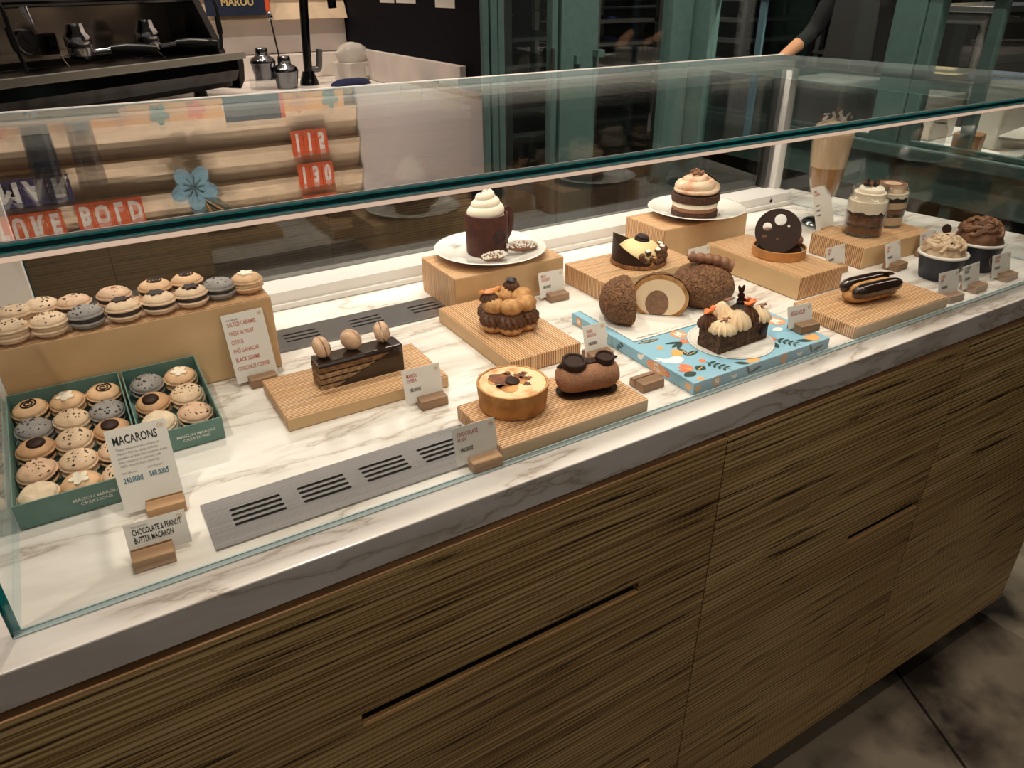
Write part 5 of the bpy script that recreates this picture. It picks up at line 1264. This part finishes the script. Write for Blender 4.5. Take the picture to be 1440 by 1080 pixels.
plain('ice_choc', (140,98,66), 0.5, c2=(96,62,40), vscale=70); plain('ice_cookie', (216,190,158), 0.55, c2=(150,120,92), vscale=70, lo=0.5, hi=0.75)
c1 = cup((1.2960, 0.6850, CZ+0.0006), 0.0400, 0.0440, 'ice_cookie', 'smaller navy paper cup of cookies and cream ice cream', 4, True)
obj('chocolate_button', MB().lathe([(0,0.0022),(0.0075,0.0020),(0.0085,0.0008),(0.0083,-0.001),(0,-0.001)], 28), 'choc_dark', c1, (0.012, 0.012, 0.082), (PI/2-0.4, 0, -0.5))
cup((1.3960, 0.6820, CZ+0.0006), 0.0440, 0.0500, 'ice_choc', 'larger navy paper cup heaped with chocolate ice cream', 9, False)

# ------------------------------------------------------------------ back bar: counter, menu board and things on it
bc = empty('back_counter', (0, 2.05, CZ), 0, 'stone-topped wooden back counter behind the display case', 'counter')
obj('stone_top', MB().box(-2.2, 1.088, 0, 1.025, 0.115, 0.150), 'marble', bc, smooth=False, bevel=0.002)
for i, (x0, x1) in enumerate(((-2.2,-1.35), (-1.35,-0.62), (-0.62,0.05), (0.05,0.62), (0.62,1.088))):
    w = x1-x0; c = (x0+x1)/2
    for z0, z1 in ((-0.45, 0.10), (-0.90, -0.455)):
        me = plate_mesh('drawer_front', [(-w/2+0.002, z0), (w/2-0.002, z0), (w/2-0.002, z1), (-w/2+0.002, z1)], [[(-0.13, z1-0.16), (0.13, z1-0.16), (0.13, z1-0.14), (-0.13, z1-0.14)]], -0.02, 0)
        me.transform(Matrix.Rotation(PI/2, 4, 'X'))
        obj('drawer_front', me, 'cabinet_ply', bc, (c, 0.012, 0), smooth=False)
obj('carcass', MB().box(-2.2, 1.088, 0.05, 1.02, -0.949, 0.113), 'shadow_gap', bc, smooth=False)
# slatted menu board on the back wall
mbd = empty('menu_board', (0, 3.148, CZ), 0, 'slatted wooden menu board on the back wall with lettered tiles', 'menu board')
for i in range(9):
    z0 = 0.3525+0.128*i
    m = MB(); x0, x1 = -2.2, 1.105
    m.v += [(x0,-0.068,z0),(x1,-0.068,z0),(x1,-0.0005,z0),(x0,-0.0005,z0),(x0,-0.010,z0+0.124),(x1,-0.010,z0+0.124),(x1,-0.0005,z0+0.124),(x0,-0.0005,z0+0.124)]
    m.f += [[3,2,1,0],[4,5,6,7],[0,1,5,4],[1,2,6,5],[2,3,7,6],[3,0,4,7]]; m.m += [0]*6
    obj('slat', m, 'slat_wood', mbd, smooth=False, bevel=0.002)
def slat_y(z): 
    k = ((z-0.3525) % 0.128)/0.124; return -0.068+0.058*min(1, k)
def tiles(word, x0, z0, w, hgt, mat='tile_orange', gap=0.0):
    y = -0.076
    for i, ch in enumerate(word):
        t = obj('letter_tile', MB().box(0.0008, w-0.0008, 0, 0.004, 0, hgt), mat, mbd, (x0+i*w, y, z0), smooth=False)
        lettering(T_DIG[ch], 'ink_white', t, (w/2, -0.0006, hgt*0.16), hgt*0.95, 0.72*w/hgt*1.55, (PI/2, 0, 0))
tiles('115', 0.814, 0.687, 0.0495, 0.094); tiles('130', 0.823, 0.817, 0.0495, 0.094); tiles('145', 0.826, 0.946, 0.0495, 0.094)
tiles('BOLD', 0.004, 0.862, 0.0560, 0.096); tiles('TURE', -0.262, 0.872, 0.0560, 0.096); tiles('MA', -0.215, 0.752, 0.078, 0.094, 'print_purple'); tiles('R', -0.055, 0.752, 0.070, 0.094, 'print_purple')
fy = -0.092
fo = obj('blue_flower', MB().prism(flower(0.050, 0.088, 5, 60, a0=0.3), 0, 0.006), 'print_blue', mbd, (0.415, fy, 0.850), (PI/2, 0, 0), smooth=False)
m = MB()
for i in range(9): m.tube([(0,0,0.0075), (0.034*math.cos(i*0.698), 0.034*math.sin(i*0.698), 0.0075)], 0.0014, 5).ball((0.036*math.cos(i*0.698), 0.036*math.sin(i*0.698), 0.0075), 0.0035, 6, 4)
obj('stamens', m, 'print_green', fo)
for a, L in ((D(40), 0.15), (D(68), 0.13)):
    lf = obj('flower_leaf', MB().prism(rot2(leaf(L, 0.020), a, (0.02, 0.04)), -0.004, -0.001), 'print_green', fo, smooth=False)
    obj('leaf_vein', MB().prism(rot2(leaf(L*0.9, 0.0022), a, (0.025, 0.045)), -0.001, 0.0), 'print_orange', lf, smooth=False)
fb = obj('floral_border', MB().box(-0.9, 1.05, 0, 0.003, 0.545, 0.612), 'print_orange', mbd, (0, -0.074, 0), smooth=False)
for i in range(15):
    x = -0.80+0.128*i; mt = ('print_coral', 'ink_white', 'print_blue', 'print_peach', 'teal_card')[i%5]
    obj('border_flower', MB().prism(flower(0.020, 0.036, 5, 40, a0=i), 0, 0.002), mt, fb, (x, -0.001, 0.578+0.008*(i%2)), (PI/2, 0, 0), smooth=False)
# tumblers on a small ledge of the board
lg = obj('ledge', MB().box(-0.35, 0.22, -0.14, -0.02, 0, 0.012), 'oak', mbd, (0, -0.052, 0.556), smooth=False, bevel=0.001)
def tumbler(x, R, Hh, mats, label):
    u = empty('tumbler', (x, 3.000, CZ+0.5690), 0, label, 'tumbler')
    obj('glass', MB().lathe([(0,0),(R*0.85,0),(R,Hh),(R*0.96,Hh),(R*0.81,0.005),(0,0.005)], 32), mats[0], u, ang=60)
    if mats[1]: obj('drink', MB().lathe([(0,0.006),(R*0.80,0.006),(R*0.93,Hh*0.62),(0,Hh*0.62)], 32), mats[1], u)
tumbler(-0.045, 0.050, 0.245, ('clear_plastic', 'navy_card'), 'tumbler of dark drink on the board ledge')
tumbler(0.085, 0.047, 0.215, ('clear_plastic', None), 'empty clear tumbler on the board ledge')
# poster in front of the slats
po = empty('poster', (0.6850, 3.070, CZ+0.3720), 0, 'navy poster with gold lettering against the slatted board', 'poster')
obj('card', MB().box(-0.105, 0.105, 0, 0.004, 0, 0.26), 'navy_card', po, smooth=False)
lettering(T_MAROU, 'ink_gold', po, (0.008, -0.001, 0.032), 0.034, 0.95, (PI/2, 0, 0))
obj('orange_edge', MB().box(0.1055, 0.122, 0.001, 0.004, 0.012, 0.26), 'tile_orange', po, smooth=False)
# bar spoon hanging by its orange handle
bs = empty('bar_spoon', (0.803, 3.040, CZ+0.1510), 0, 'long bar spoon leaning on the stone splash', 'spoon')
obj('stem', MB().tube([(0.010,0.0,0.004),(0.0,0.030,0.205)], 0.0032, 8), 'steel_dark', bs)
obj('bowl', MB().ball((0.0,0.031,0.215), (0.010,0.004,0.016), 12, 8), 'chrome', bs)

# ------------------------------------------------------------------ espresso machine (stands at an angle on the back counter)
em = empty('espresso_machine', (-0.064, 2.198, CZ+0.1508), D(35.86), 'black and steel espresso machine with two groups and round gauge', 'espresso machine')
X0, X1 = -0.20, 0.812
m = MB(); sec = [(0.030,0.030),(0.380,0.030),(0.380,0.110),(0.0,0.110),(-0.004,0.080),(0.008,0.048)]
n = len(sec); m.v += [(X0,y,z) for y,z in sec]+[(X1-0.03,y,z) for y,z in sec]
m.f += [list(range(n))[::-1], list(range(n,2*n))]+[[i,(i+1)%n,n+(i+1)%n,n+i] for i in range(n)]; m.m += [0]*(n+2)
obj('lower_body', m, 'black_gloss', em, smooth=False, bevel=0.004)
m = MB(); pr = [(X1-0.032,0.02),(X1-0.008,0.045),(X1,0.09),(X1,0.112),(X1-0.032,0.112)]
mm = [(x,0.0,z) for x,z in pr]+[(x,0.36,z) for x,z in pr]; k = len(pr)
m.add(mm, [list(range(k)), list(range(k,2*k))[::-1]]+[[i,k+i,k+(i+1)%k,(i+1)%k] for i in range(k)])
obj('end_cheek', m, 'black_gloss', em, smooth=False, bevel=0.004)
for x in (0.02, 0.40, 0.70): obj('foot', MB().lathe([(0,0),(0.022,0),(0.018,0.030),(0,0.030)], 16), 'black_plastic', em, (x, 0.10, 0.0))
obj('tray_lip', MB().box(X0, X1, -0.012, 0.003, 0.110, 0.1305), 'lip_steel', em, smooth=False, bevel=0.002)
obj('drip_tray', MB().box(X0, X1-0.03, 0.004, 0.25, 0.110, 0.122), 'black_plastic', em, smooth=False)
for x in (0.205, 0.520):
    obj('cup_rack', MB().tube([(x,0.03,0.136),(x+0.075,0.15,0.155),(x+0.25,0.15,0.155),(x+0.245,0.03,0.136)], 0.0016, 6).tube([(x+0.02,0.03,0.124),(x+0.25,0.03,0.124)], 0.0012, 5), 'chrome', em)
obj('rear_panel', MB().box(X0, 0.80, 0.252, 0.38, 0.122, 0.272), 'black_plastic', em, smooth=False)
obj('steel_splash', MB().box(X0+0.02, 0.785, 0.246, 0.2515, 0.140, 0.270), 'machine_steel', em, smooth=False)
obj('top_housing', MB().box(X0, 0.80, 0.13, 0.40, 0.272, 0.294), 'black_gloss', em, smooth=False, bevel=0.008)
m = MB().prism([(0.05,0.112),(0.38,0.112),(0.38,0.30),(0.14,0.30)], 0.0, 0.032)
m.xf(Matrix(((0,0,1,0.770),(1,0,0,0),(0,1,0,0),(0,0,0,1))))
obj('side_panel', m, 'black_gloss', em, smooth=False, bevel=0.003)
g_ = obj('pressure_gauge', MB().lathe([(0,0.010),(0.027,0.010),(0.0275,0.013),(0.0305,0.013),(0.0315,0.0),(0,0)], 32), 'chrome', em, (0.258, 0.245, 0.188), (PI/2, 0, 0), ang=40)
obj('dial', MB().lathe([(0,0.0106),(0.0265,0.0106),(0.0265,0.0102),(0,0.0102)], 28), 'kitchen_grey', g_)
obj('needle', MB().box(-0.0012, 0.0012, -0.004, 0.020, 0.0108, 0.0114), 'ink_black', g_, rot=(0,0,0.7), smooth=False)
obj('display_screen', MB().box(0.303, 0.350, 0.236, 0.247, 0.152, 0.206), 'steel_dark', em, smooth=False, bevel=0.003)
obj('display_glass', MB().box(0.308, 0.345, 0.2345, 0.2362, 0.157, 0.201), 'black_gloss', em, smooth=False)
for x in (0.345, 0.585):
    gh = obj('group_head', MB().lathe([(0,0.0),(0.030,0.0),(0.034,0.008),(0.034,0.030),(0.026,0.040),(0.022,0.060),(0,0.060)], 28), 'chrome', em, (x, 0.150, 0.170))
    pf = obj('portafilter', MB().lathe([(0,-0.030),(0.020,-0.030),(0.031,-0.020),(0.032,-0.001),(0,-0.001)], 28), 'chrome', gh)
    obj('portafilter_neck', MB().tube([(0.028,-0.010,-0.012),(0.070,-0.040,-0.008)], 0.007, 10), 'chrome', gh)
    obj('portafilter_handle', MB().tube([(0.066,-0.038,-0.008),(0.100,-0.062,-0.008),(0.165,-0.108,-0.014)], [0.011,0.016,0.014], 12), 'black_plastic', gh)
for x, s in ((0.060, 1), (0.744, -1)):
    st = obj('steam_wand', MB().tube(smooth_path([Vector((x-0.004*s,0.04,0.30)), Vector((x,0.016,0.275)), Vector((x+0.002,0.012,0.22)), Vector((x+0.012*s,0.010,0.140))]), 0.0052, 10), 'steel_dark', em)
    obj('grip', MB().tube([(x-0.001,0.014,0.235),(x+0.004*s,0.011,0.185)], 0.0085, 10), 'black_plastic', st)
obj('water_spout', MB().tube([(0.175,0.10,0.275),(0.178,0.09,0.235)], [0.010,0.006], 12), 'chrome', em)

# ------------------------------------------------------------------ bar things: shakers, faucet, container, cloths
def shaker(x, y, s, label, z=0.1508):
    u = empty('cocktail_shaker', (x, y, CZ+z), 0, label, 'shaker', 'steel cocktail shakers'); k = s*1.55; u.scale = (1, 1, 0.62)
    obj('body', MB().lathe([(0,0),(0.030*k,0),(0.037*k,0.070*k),(0.038*k,0.075*k),(0,0.075*k)], 32), 'dark_chrome', u, ang=50)
    obj('shoulder', MB().lathe([(0.0385*k,0.075*k),(0.0385*k,0.080*k),(0.034*k,0.095*k),(0.020*k,0.108*k),(0.0185*k,0.112*k),(0,0.112*k)], 32), 'dark_chrome', u, ang=50)
    obj('cap', MB().lathe([(0.0185*k,0.112*k),(0.0195*k,0.114*k),(0.0185*k,0.140*k),(0.016*k,0.144*k),(0,0.145*k)], 28), 'dark_chrome', u, ang=50)
tag(obj('clear_block', MB().box(-0.045, 0.055, -0.04, 0.05, 0, 0.030), 'clear_plastic', None, (0.684, 2.800, CZ+0.1508), smooth=False, bevel=0.002), 'clear acrylic block under the rear shaker', 'block')
shaker(0.686, 2.805, 0.72, 'steel cocktail shaker raised on a clear block', 0.1815)
shaker(0.752, 2.780, 0.74, 'steel cocktail shaker standing beside the tap')
ft = empty('water_tap', (0.8460, 2.830, CZ+0.1508), 0, 'tall black water tap with side lever', 'tap')
obj('spout', MB().tube(smooth_path([Vector((0,0,0.0)), Vector((0.004,0,0.10)), Vector((0.020,0,0.30)), Vector((0.040,-0.01,0.345)), Vector((0.075,-0.02,0.350)), Vector((0.100,-0.03,0.310)), Vector((0.106,-0.03,0.245))]), [0.0095]*30+[0.0085]*7 if False else 0.0150, 14), 'black_gloss', ft)
obj('base_flange', MB().lathe([(0,0),(0.034,0),(0.032,0.012),(0.020,0.045),(0,0.045)], 24), 'black_gloss', ft)
obj('lever', MB().tube(smooth_path([Vector((0.008,0,0.052)), Vector((0.035,0,0.050)), Vector((0.043,0,0.060)), Vector((0.050,0,0.115))]), 0.0110, 10), 'steel_dull', ft)
def cloth(x, y, sx, sy, hgt, mat, label, seed, rz=0):
    m = MB().ball((0,0,0.0), (sx, sy, hgt), 28, 12, lambda dd: 1+0.22*mnoise.noise(Vector((dd.x*2.2, dd.y*2.2, seed))))
    m.v = [(a, b, max(c, 0.0)) for a, b, c in m.v]
    tag(obj('folded_cloth', m, mat, None, (x, y, CZ+0.1512), (0,0,rz)), label, 'cloth', 'blue cloths on the back counter')
cloth(0.975, 2.750, 0.082, 0.045, 0.020, 'cloth_navy', 'navy cloth folded at the foot of the tap', 2, 0.25)
cloth(1.030, 2.330, 0.045, 0.060, 0.034, 'cloth_blue', 'bright blue cloth heaped against the stone upstand', 5)
pc = empty('plastic_tub', (1.0400, 2.900, CZ+0.1508), D(20), 'cloudy plastic tub with a knotted plastic bag on top', 'tub')
obj('tub', MB().prism(rrect(0.115, 0.10, 0.016), 0, 0.062, rrect(0.125, 0.11, 0.018)), 'plastic_cloudy', pc, smooth=False, bevel=0.003)
obj('bag', MB().ball((0.005,0,0.082), (0.066,0.052,0.046), 24, 14, lambda dd: 1+0.16*mnoise.noise(dd*2.2+Vector((4,0,0)))), 'plastic_cloudy', pc, ang=60)
obj('label_sticker', MB().box(0.012, 0.042, -0.0560, -0.0545, 0.014, 0.046), 'paper', pc, smooth=False)
for i, (y0, y1, z0) in enumerate(((2.62, 2.745, 0.411), (2.445, 2.60, 0.412), (2.17, 2.30, 0.404))):
    tag(obj('pinned_note', MB().box(0, 0.0012, y0-2.4, y1-2.4, 0, 0.12), 'paper', None, (1.1082, 2.4, CZ+z0-0.04+0.04), smooth=False), ('white note pinned nearest the corner on the navy wall', 'white note pinned in the middle on the navy wall', 'white note pinned nearest the green frame on the navy wall')[i], 'note', 'white notes on the navy wall')

# ------------------------------------------------------------------ kitchen behind the glass
def rack(x, y, w, d, label, levels, seed, trays=True):
    u = empty('tray_rack', (x, y, 0.0005), 0, label, 'rack', 'steel tray racks in the kitchen')
    for sx in (-1, 1):
        for sy in (-1, 1): obj('upright', MB().box(sx*w/2-0.014, sx*w/2+0.014, sy*d/2-0.014, sy*d/2+0.014, 0, 1.85), 'steel_dull', u, smooth=False)
    r1 = random.Random(seed)
    for z in levels:
        for sx in (-1, 1): obj('runner', MB().box(sx*(w/2-0.02)-0.012, sx*(w/2-0.02)+0.012, -d/2, d/2, z, z+0.004), 'steel_dull', u, smooth=False)
        if trays and r1.random() < 0.85:
            obj('baking_tray', plate_mesh('baking_tray', [(-w/2+0.03,-d/2),(w/2-0.03,-d/2),(w/2-0.03,d/2),(-w/2+0.03,d/2)], [[(-w/2+0.042,-d/2+0.012),(w/2-0.042,-d/2+0.012),(w/2-0.042,d/2-0.012),(-w/2+0.042,d/2-0.012)]], z+0.004, z+0.030) if False else MB().box(-w/2+0.03, w/2-0.03, -d/2, d/2, z+0.0045, z+0.022), 'steel_dull' if r1.random() < 0.7 else 'steel_dark', u, smooth=False, bevel=0.002)
LV = [0.35+0.105*i for i in range(14)]
rack(1.98, 3.20, 0.46, 0.50, 'steel tray rack seen between the jamb and the door stile', LV, 3)
rack(2.62, 3.50, 0.44, 0.50, 'steel tray rack seen through the pane right of the stile', [l+0.04 for l in LV], 5)
rack(3.72, 3.50, 0.56, 0.55, 'steel tray rack behind the person in black', [l+0.02 for l in LV], 8)
ov = empty('deck_oven', (3.05, 3.95, 0.0005), 0, 'dark steel deck oven in the kitchen', 'oven')
obj('body', MB().box(-0.35, 0.60, 0, 0.7, 0, 1.75), 'steel_dark', ov, smooth=False, bevel=0.01)
for z in (1.02, 1.38):
    dr = obj('oven_door', MB().box(-0.30, 0.55, -0.03, -0.001, z, z+0.30), 'black_gloss', ov, smooth=False, bevel=0.005)
    obj('handle', MB().tube([(-0.22,-0.06,z+0.26),(0.47,-0.06,z+0.26)], 0.010, 10), 'steel_dull', dr)
obj('indicator', MB().ball((0,0,0), 0.012, 10, 8), 'lamp_violet', ov, (0.02, -0.016, 1.36))
# long steel bench behind the passage glass with packing things on it
bn = empty('steel_bench', (2.70, 1.70, 0.0005), 0, 'stainless work bench behind the passage glass', 'bench')
obj('top', MB().box(-0.33, 0.40, -1.70, 0.66, 0.86, 0.90), 'white_metal', bn, smooth=False, bevel=0.004)
for x in (-0.28, 0.34):
    for y in (-1.6, -0.5, 0.60): obj('leg', MB().box(x-0.02, x+0.02, y-0.02, y+0.02, 0, 0.86), 'steel_dull', bn, smooth=False)
BZ = 0.9012
def tubbox(name, x, y, sx, sy, h_, mat, label, cat, rz=0, lid=None, grp=None):
    u = empty(name, (x, y, BZ), rz, label, cat, grp)
    obj('tub', MB().prism(rrect(sx*0.9, sy*0.9, 0.012), 0, h_, rrect(sx, sy, 0.014)), mat, u, smooth=False, bevel=0.002)
    if lid: obj('lid', MB().prism(rrect(sx*1.04, sy*1.04, 0.016), h_+0.0004, h_+0.012), lid, u, smooth=False, bevel=0.002)
    return u
tubbox('amber_carton', 2.56, 1.375, 0.085, 0.085, 0.075, 'amber_box', 'amber carton standing on the bench behind the sill', 'carton', 0.3)
tubbox('plastic_tray', 2.66, 1.120, 0.34, 0.30, 0.085, 'clear_plastic', 'large clear plastic tray on the bench beside the amber carton', 'tray', 0.2, 'plastic_cloudy')
tubbox('plastic_tub', 2.80, 1.690, 0.20, 0.18, 0.15, 'plastic_cloudy', 'cloudy plastic tub at the back of the bench', 'tub', 0.1)
tubbox('plastic_tub', 2.84, 1.440, 0.17, 0.17, 0.19, 'plastic_cloudy', 'tall clear plastic tub at the back of the bench', 'tub', -0.2, 'plastic_cloudy')
for i, (x, y, hh, mt, lab) in enumerate(((2.45, 1.500, 0.13, 'black_plastic', 'black squeeze bottle behind the sill'), (2.49, 1.440, 0.12, 'clear_plastic', 'clear squeeze bottle behind the sill'))):
    u = empty('squeeze_bottle', (x, y, BZ), 0, lab, 'bottle')
    obj('body', MB().lathe([(0,0),(0.026,0),(0.027,0.09),(0.020,0.105),(0,0.105)], 24), mt, u, ang=50)
    obj('nozzle', MB().lathe([(0.020,0.105),(0.020,0.112),(0.005,hh+0.02),(0,hh+0.02)], 20), mt, u, ang=50)
tubbox('plastic_tub', 2.97, 1.150, 0.18, 0.26, 0.13, 'plastic_cloudy', 'low cloudy tub behind the large clear tray', 'tub', 0.1, 'white_metal')
tubbox('plastic_tub', 2.62, 0.820, 0.24, 0.24, 0.16, 'plastic_cloudy', 'cloudy tub on the bench past the large clear tray', 'tub', 0.3, 'white_metal')
tubbox('paper_stack', 2.50, 1.610, 0.10, 0.09, 0.06, 'paper', 'stack of white cartons by the squeeze bottles', 'carton', 0.2)
sb = empty('steel_bin', (2.66, 2.020, BZ), 0.1, 'slanting steel ingredient bin on the bench', 'bin')
obj('bin', MB().prism([(-0.14,-0.13),(0.14,-0.13),(0.14,0.13),(-0.14,0.13)], 0, 0.17, [(-0.11,-0.12),(0.16,-0.12),(0.16,0.12),(-0.11,0.12)]), 'steel_dull', sb, smooth=False, bevel=0.004)
obj('lid', MB().box(-0.12, 0.17, -0.125, 0.125, 0.171, 0.178), 'white_metal', sb, rot=(0, 0.0, 0), smooth=False)
ap = empty('mixer_cabinet', (3.34, 1.92, 0.0005), 0, 'grey steel appliance cabinet standing behind the bench', 'appliance')
obj('body', MB().box(-0.15, 0.40, -0.16, 0.15, 0, 1.30), 'kitchen_grey', ap, smooth=False, bevel=0.01)
obj('top_shelf', MB().box(-0.17, 0.42, -0.18, 0.17, 1.301, 1.325), 'steel_dull', ap, smooth=False, bevel=0.003)
obj('door_panel', MB().box(-0.158, -0.151, -0.13, 0.12, 0.2, 1.26), 'steel_dark', ap, smooth=False)
tk = empty('steel_shelf', (4.02, 2.35, 0.0005), 0, 'steel shelf unit with blue tubs beyond the person in black', 'shelf')
for z in (1.05, 1.35, 1.65): obj('board', MB().box(-0.2, 0.5, -0.7, 0.7, z, z+0.02), 'steel_dull', tk, smooth=False)
for x in (-0.18, 0.48):
    for y in (-0.68, 0.68): obj('upright', MB().box(x-0.015, x+0.015, y-0.015, y+0.015, 0, 1.9), 'steel_dull', tk, smooth=False)
for i, (y, z, mt, lab) in enumerate(((-0.35, 1.372, 'screen_blue', 'blue storage tub on the middle steel shelf'), (0.05, 1.072, 'screen_blue', 'blue storage tub on the lowest steel shelf'), (0.03, 1.372, 'butter', 'yellow storage tub on the middle steel shelf'))):
    u = empty('storage_tub', (4.00, 2.35+y, z), 0, lab, 'tub'); obj('tub', MB().prism(rrect(0.22, 0.26, 0.02), 0, 0.16, rrect(0.25, 0.30, 0.02)), mt, u, smooth=False, bevel=0.003); obj('rim', plate_mesh('rim', rrect(0.27, 0.32, 0.02), [rrect(0.22, 0.27, 0.02)], 0.161, 0.170), mt, u, smooth=False)

wt = empty('work_table', (2.80, 2.80, 0.0005), 0, 'bright steel work table beyond the corner of the partition', 'table')
obj('top', MB().box(-0.38, 0.34, -0.22, 0.20, 0.98, 1.01), 'white_metal', wt, smooth=False, bevel=0.003)
for x in (-0.35, 0.31):
    for y in (-0.19, 0.17): obj('leg', MB().box(x-0.02, x+0.02, y-0.02, y+0.02, 0, 0.98), 'steel_dull', wt, smooth=False)
mt_ = empty('mould_tray', (2.86, 2.79, 1.0118), 0.1, 'dark baking mould tray lying on the steel work table', 'tray')
obj('sheet', MB().box(-0.22, 0.22, -0.15, 0.15, 0, 0.012), 'steel_dark', mt_, smooth=False, bevel=0.002)
for i in range(6):
    for j in range(4): obj('mould', MB().lathe([(0,0.0125),(0.020,0.0125),(0.026,0.040),(0.023,0.040),(0.018,0.016),(0,0.016)], 14), 'steel_dark', mt_, (-0.18+0.072*i, -0.108+0.072*j, 0))
# ------------------------------------------------------------------ kitchen staff
def person(loc, rz, label, armpose, seed):
    u = empty('person', loc, rz, label, 'person')
    joints = {'pel': (0,0,0.95,0.135,0.10), 'waist': (0,0.0,1.10,0.130,0.095), 'chest': (0,0.0,1.30,0.150,0.105), 'neck0': (0,0.005,1.46,0.070,0.06), 'neck': (0,0.0,1.52,0.050,0.05), 'head0': (0,-0.010,1.58,0.066,0.078), 'head': (0,-0.012,1.66,0.078,0.092), 'head1': (0,-0.005,1.73,0.060,0.070)}
    names = list(joints); edges = [(names[i], names[i+1]) for i in range(len(names)-1)]
    def addj(n, p, r, parent): joints[n] = (*p, r, r); edges.append((parent, n))
    for s, nm in ((-1, 'L'), (1, 'R')):
        sh, el, wr, hd = armpose[nm]
        addj('sh'+nm, (s*0.185, 0.0, 1.42), 0.058, 'chest'); addj('el'+nm, el, 0.043, 'sh'+nm); addj('wr'+nm, wr, 0.029, 'el'+nm); addj('hd'+nm, hd, 0.034, 'wr'+nm)
        addj('hip'+nm, (s*0.09, 0, 0.88), 0.088, 'pel'); addj('kn'+nm, (s*0.10, -0.01, 0.48), 0.060, 'hip'+nm); addj('an'+nm, (s*0.10, 0.02, 0.09), 0.042, 'kn'+nm); addj('toe'+nm, (s*0.11, -0.13, 0.045), 0.040, 'an'+nm)
        hdv = Vector(hd); wv = (hdv-Vector(wr)).normalized(); side = wv.cross(Vector((0,0,1))).normalized()
        for k in range(4):
            b0 = hdv + side*(0.022-0.0148*k); t1 = b0 + wv*(0.036+0.004*(k in (1,2))); t2 = t1 + (wv*0.6+Vector((0,0,-0.8)))*0.030
            addj(f'f{k}a{nm}', b0+wv*0.012, 0.010, 'hd'+nm); addj(f'f{k}b{nm}', t1, 0.0088, f'f{k}a{nm}'); addj(f'f{k}c{nm}', t2, 0.0078, f'f{k}b{nm}')
        t0 = hdv - wv*0.014 + side*s*-0.030; addj('th'+nm, t0, 0.011, 'hd'+nm); addj('thb'+nm, t0 + wv*0.032 + side*s*-0.012 + Vector((0,0,-0.014)), 0.0095, 'th'+nm)
    nm_ = list(joints); me = bpy.data.meshes.new('body'); me.from_pydata([joints[k][:3] for k in nm_], [(nm_.index(a), nm_.index(b)) for a, b in edges], [])
    o = bpy.data.objects.new('body', me); COL.objects.link(o); o.parent = u
    for m_ in ('black_cloth', 'skin'): me.materials.append(MAT[m_])
    o.modifiers.new('skin', 'SKIN'); sv = me.skin_vertices[0].data
    for i, k in enumerate(nm_): sv[i].radius = joints[k][3:5]; sv[i].use_root = (k == 'pel')
    sd = o.modifiers.new('smooth', 'SUBSURF'); sd.levels = 2; sd.render_levels = 2
    return u, o, joints
def dress(u, o, joints):
    """turn the skinned body into a mesh; bare forearms, hands, neck and head get skin colour"""
    bpy.context.view_layer.update(); dg = bpy.context.evaluated_depsgraph_get()
    me = bpy.data.meshes.new_from_object(o.evaluated_get(dg)); o.modifiers.clear(); o.data = me
    me.materials.clear(); me.materials.append(MAT['black_cloth']); me.materials.append(MAT['skin'])
    J = {k: Vector(v[:3]) for k, v in joints.items()}
    for p in me.polygons:
        c = p.center; bare = c.z > 1.555
        for s in 'LR':
            ax = J['wr'+s]-J['el'+s]; t = (c-J['el'+s]).dot(ax)/ax.length_squared
            d_ = (c-J['el'+s]-ax*max(0, min(1.6, t))).length
            if t > (0.55 if s == 'L' else 0.95) and d_ < 0.13: bare = True
        p.material_index = 1 if bare else 0; p.use_smooth = True
    hx = J['head']
    obj('hair', MB().ball((hx.x, hx.y+0.012, hx.z+0.018), (0.088, 0.102, 0.100), 24, 16, lambda dd: 1.0 if dd.z > -0.15 or dd.y > 0.2 else 0.80), 'hair', u)
    for s in (-1, 1):
        obj('eye', MB().ball((s*0.030, hx.y-0.083, hx.z+0.006), (0.011,0.006,0.006), 10, 6), 'ink_white', u); obj('ear', MB().ball((s*0.082, hx.y+0.005, hx.z-0.005), (0.010,0.020,0.030), 10, 8), 'skin', u)
    obj('nose', MB().ball((0, hx.y-0.094, hx.z-0.018), (0.012,0.016,0.022), 10, 8), 'skin', u)
    obj('mouth', MB().ball((0, hx.y-0.082, hx.z-0.050), (0.022,0.008,0.005), 10, 6), 'jam', u)
    obj('apron', MB().prism([(-0.165,-0.128),(0.165,-0.128),(0.165,-0.118),(-0.165,-0.118)], 0.55, 1.36, [(-0.115,-0.122),(0.115,-0.122),(0.115,-0.112),(-0.115,-0.112)]), 'kitchen_dark', u, smooth=False)
pA = person((3.40, 2.42, 0.0005), D(-90), 'person in black working behind the passage glass, forearm bare', {'L': (None, (-0.27, -0.05, 1.19), (-0.24, -0.26, 1.10), (-0.22, -0.34, 1.06)), 'R': (None, (0.27, 0.08, 1.16), (0.22, 0.16, 0.96), (0.17, 0.17, 0.91))}, 1)
pB = person((3.36, 1.28, 0.0005), D(-90), 'person in black by the packing bench at the picture edge', {'L': (None, (-0.25, -0.10, 1.20), (-0.16, -0.30, 1.16), (-0.13, -0.37, 1.14)), 'R': (None, (0.26, -0.08, 1.20), (0.18, -0.29, 1.14), (0.15, -0.36, 1.11))}, 2)
dress(*pA); dress(*pB)
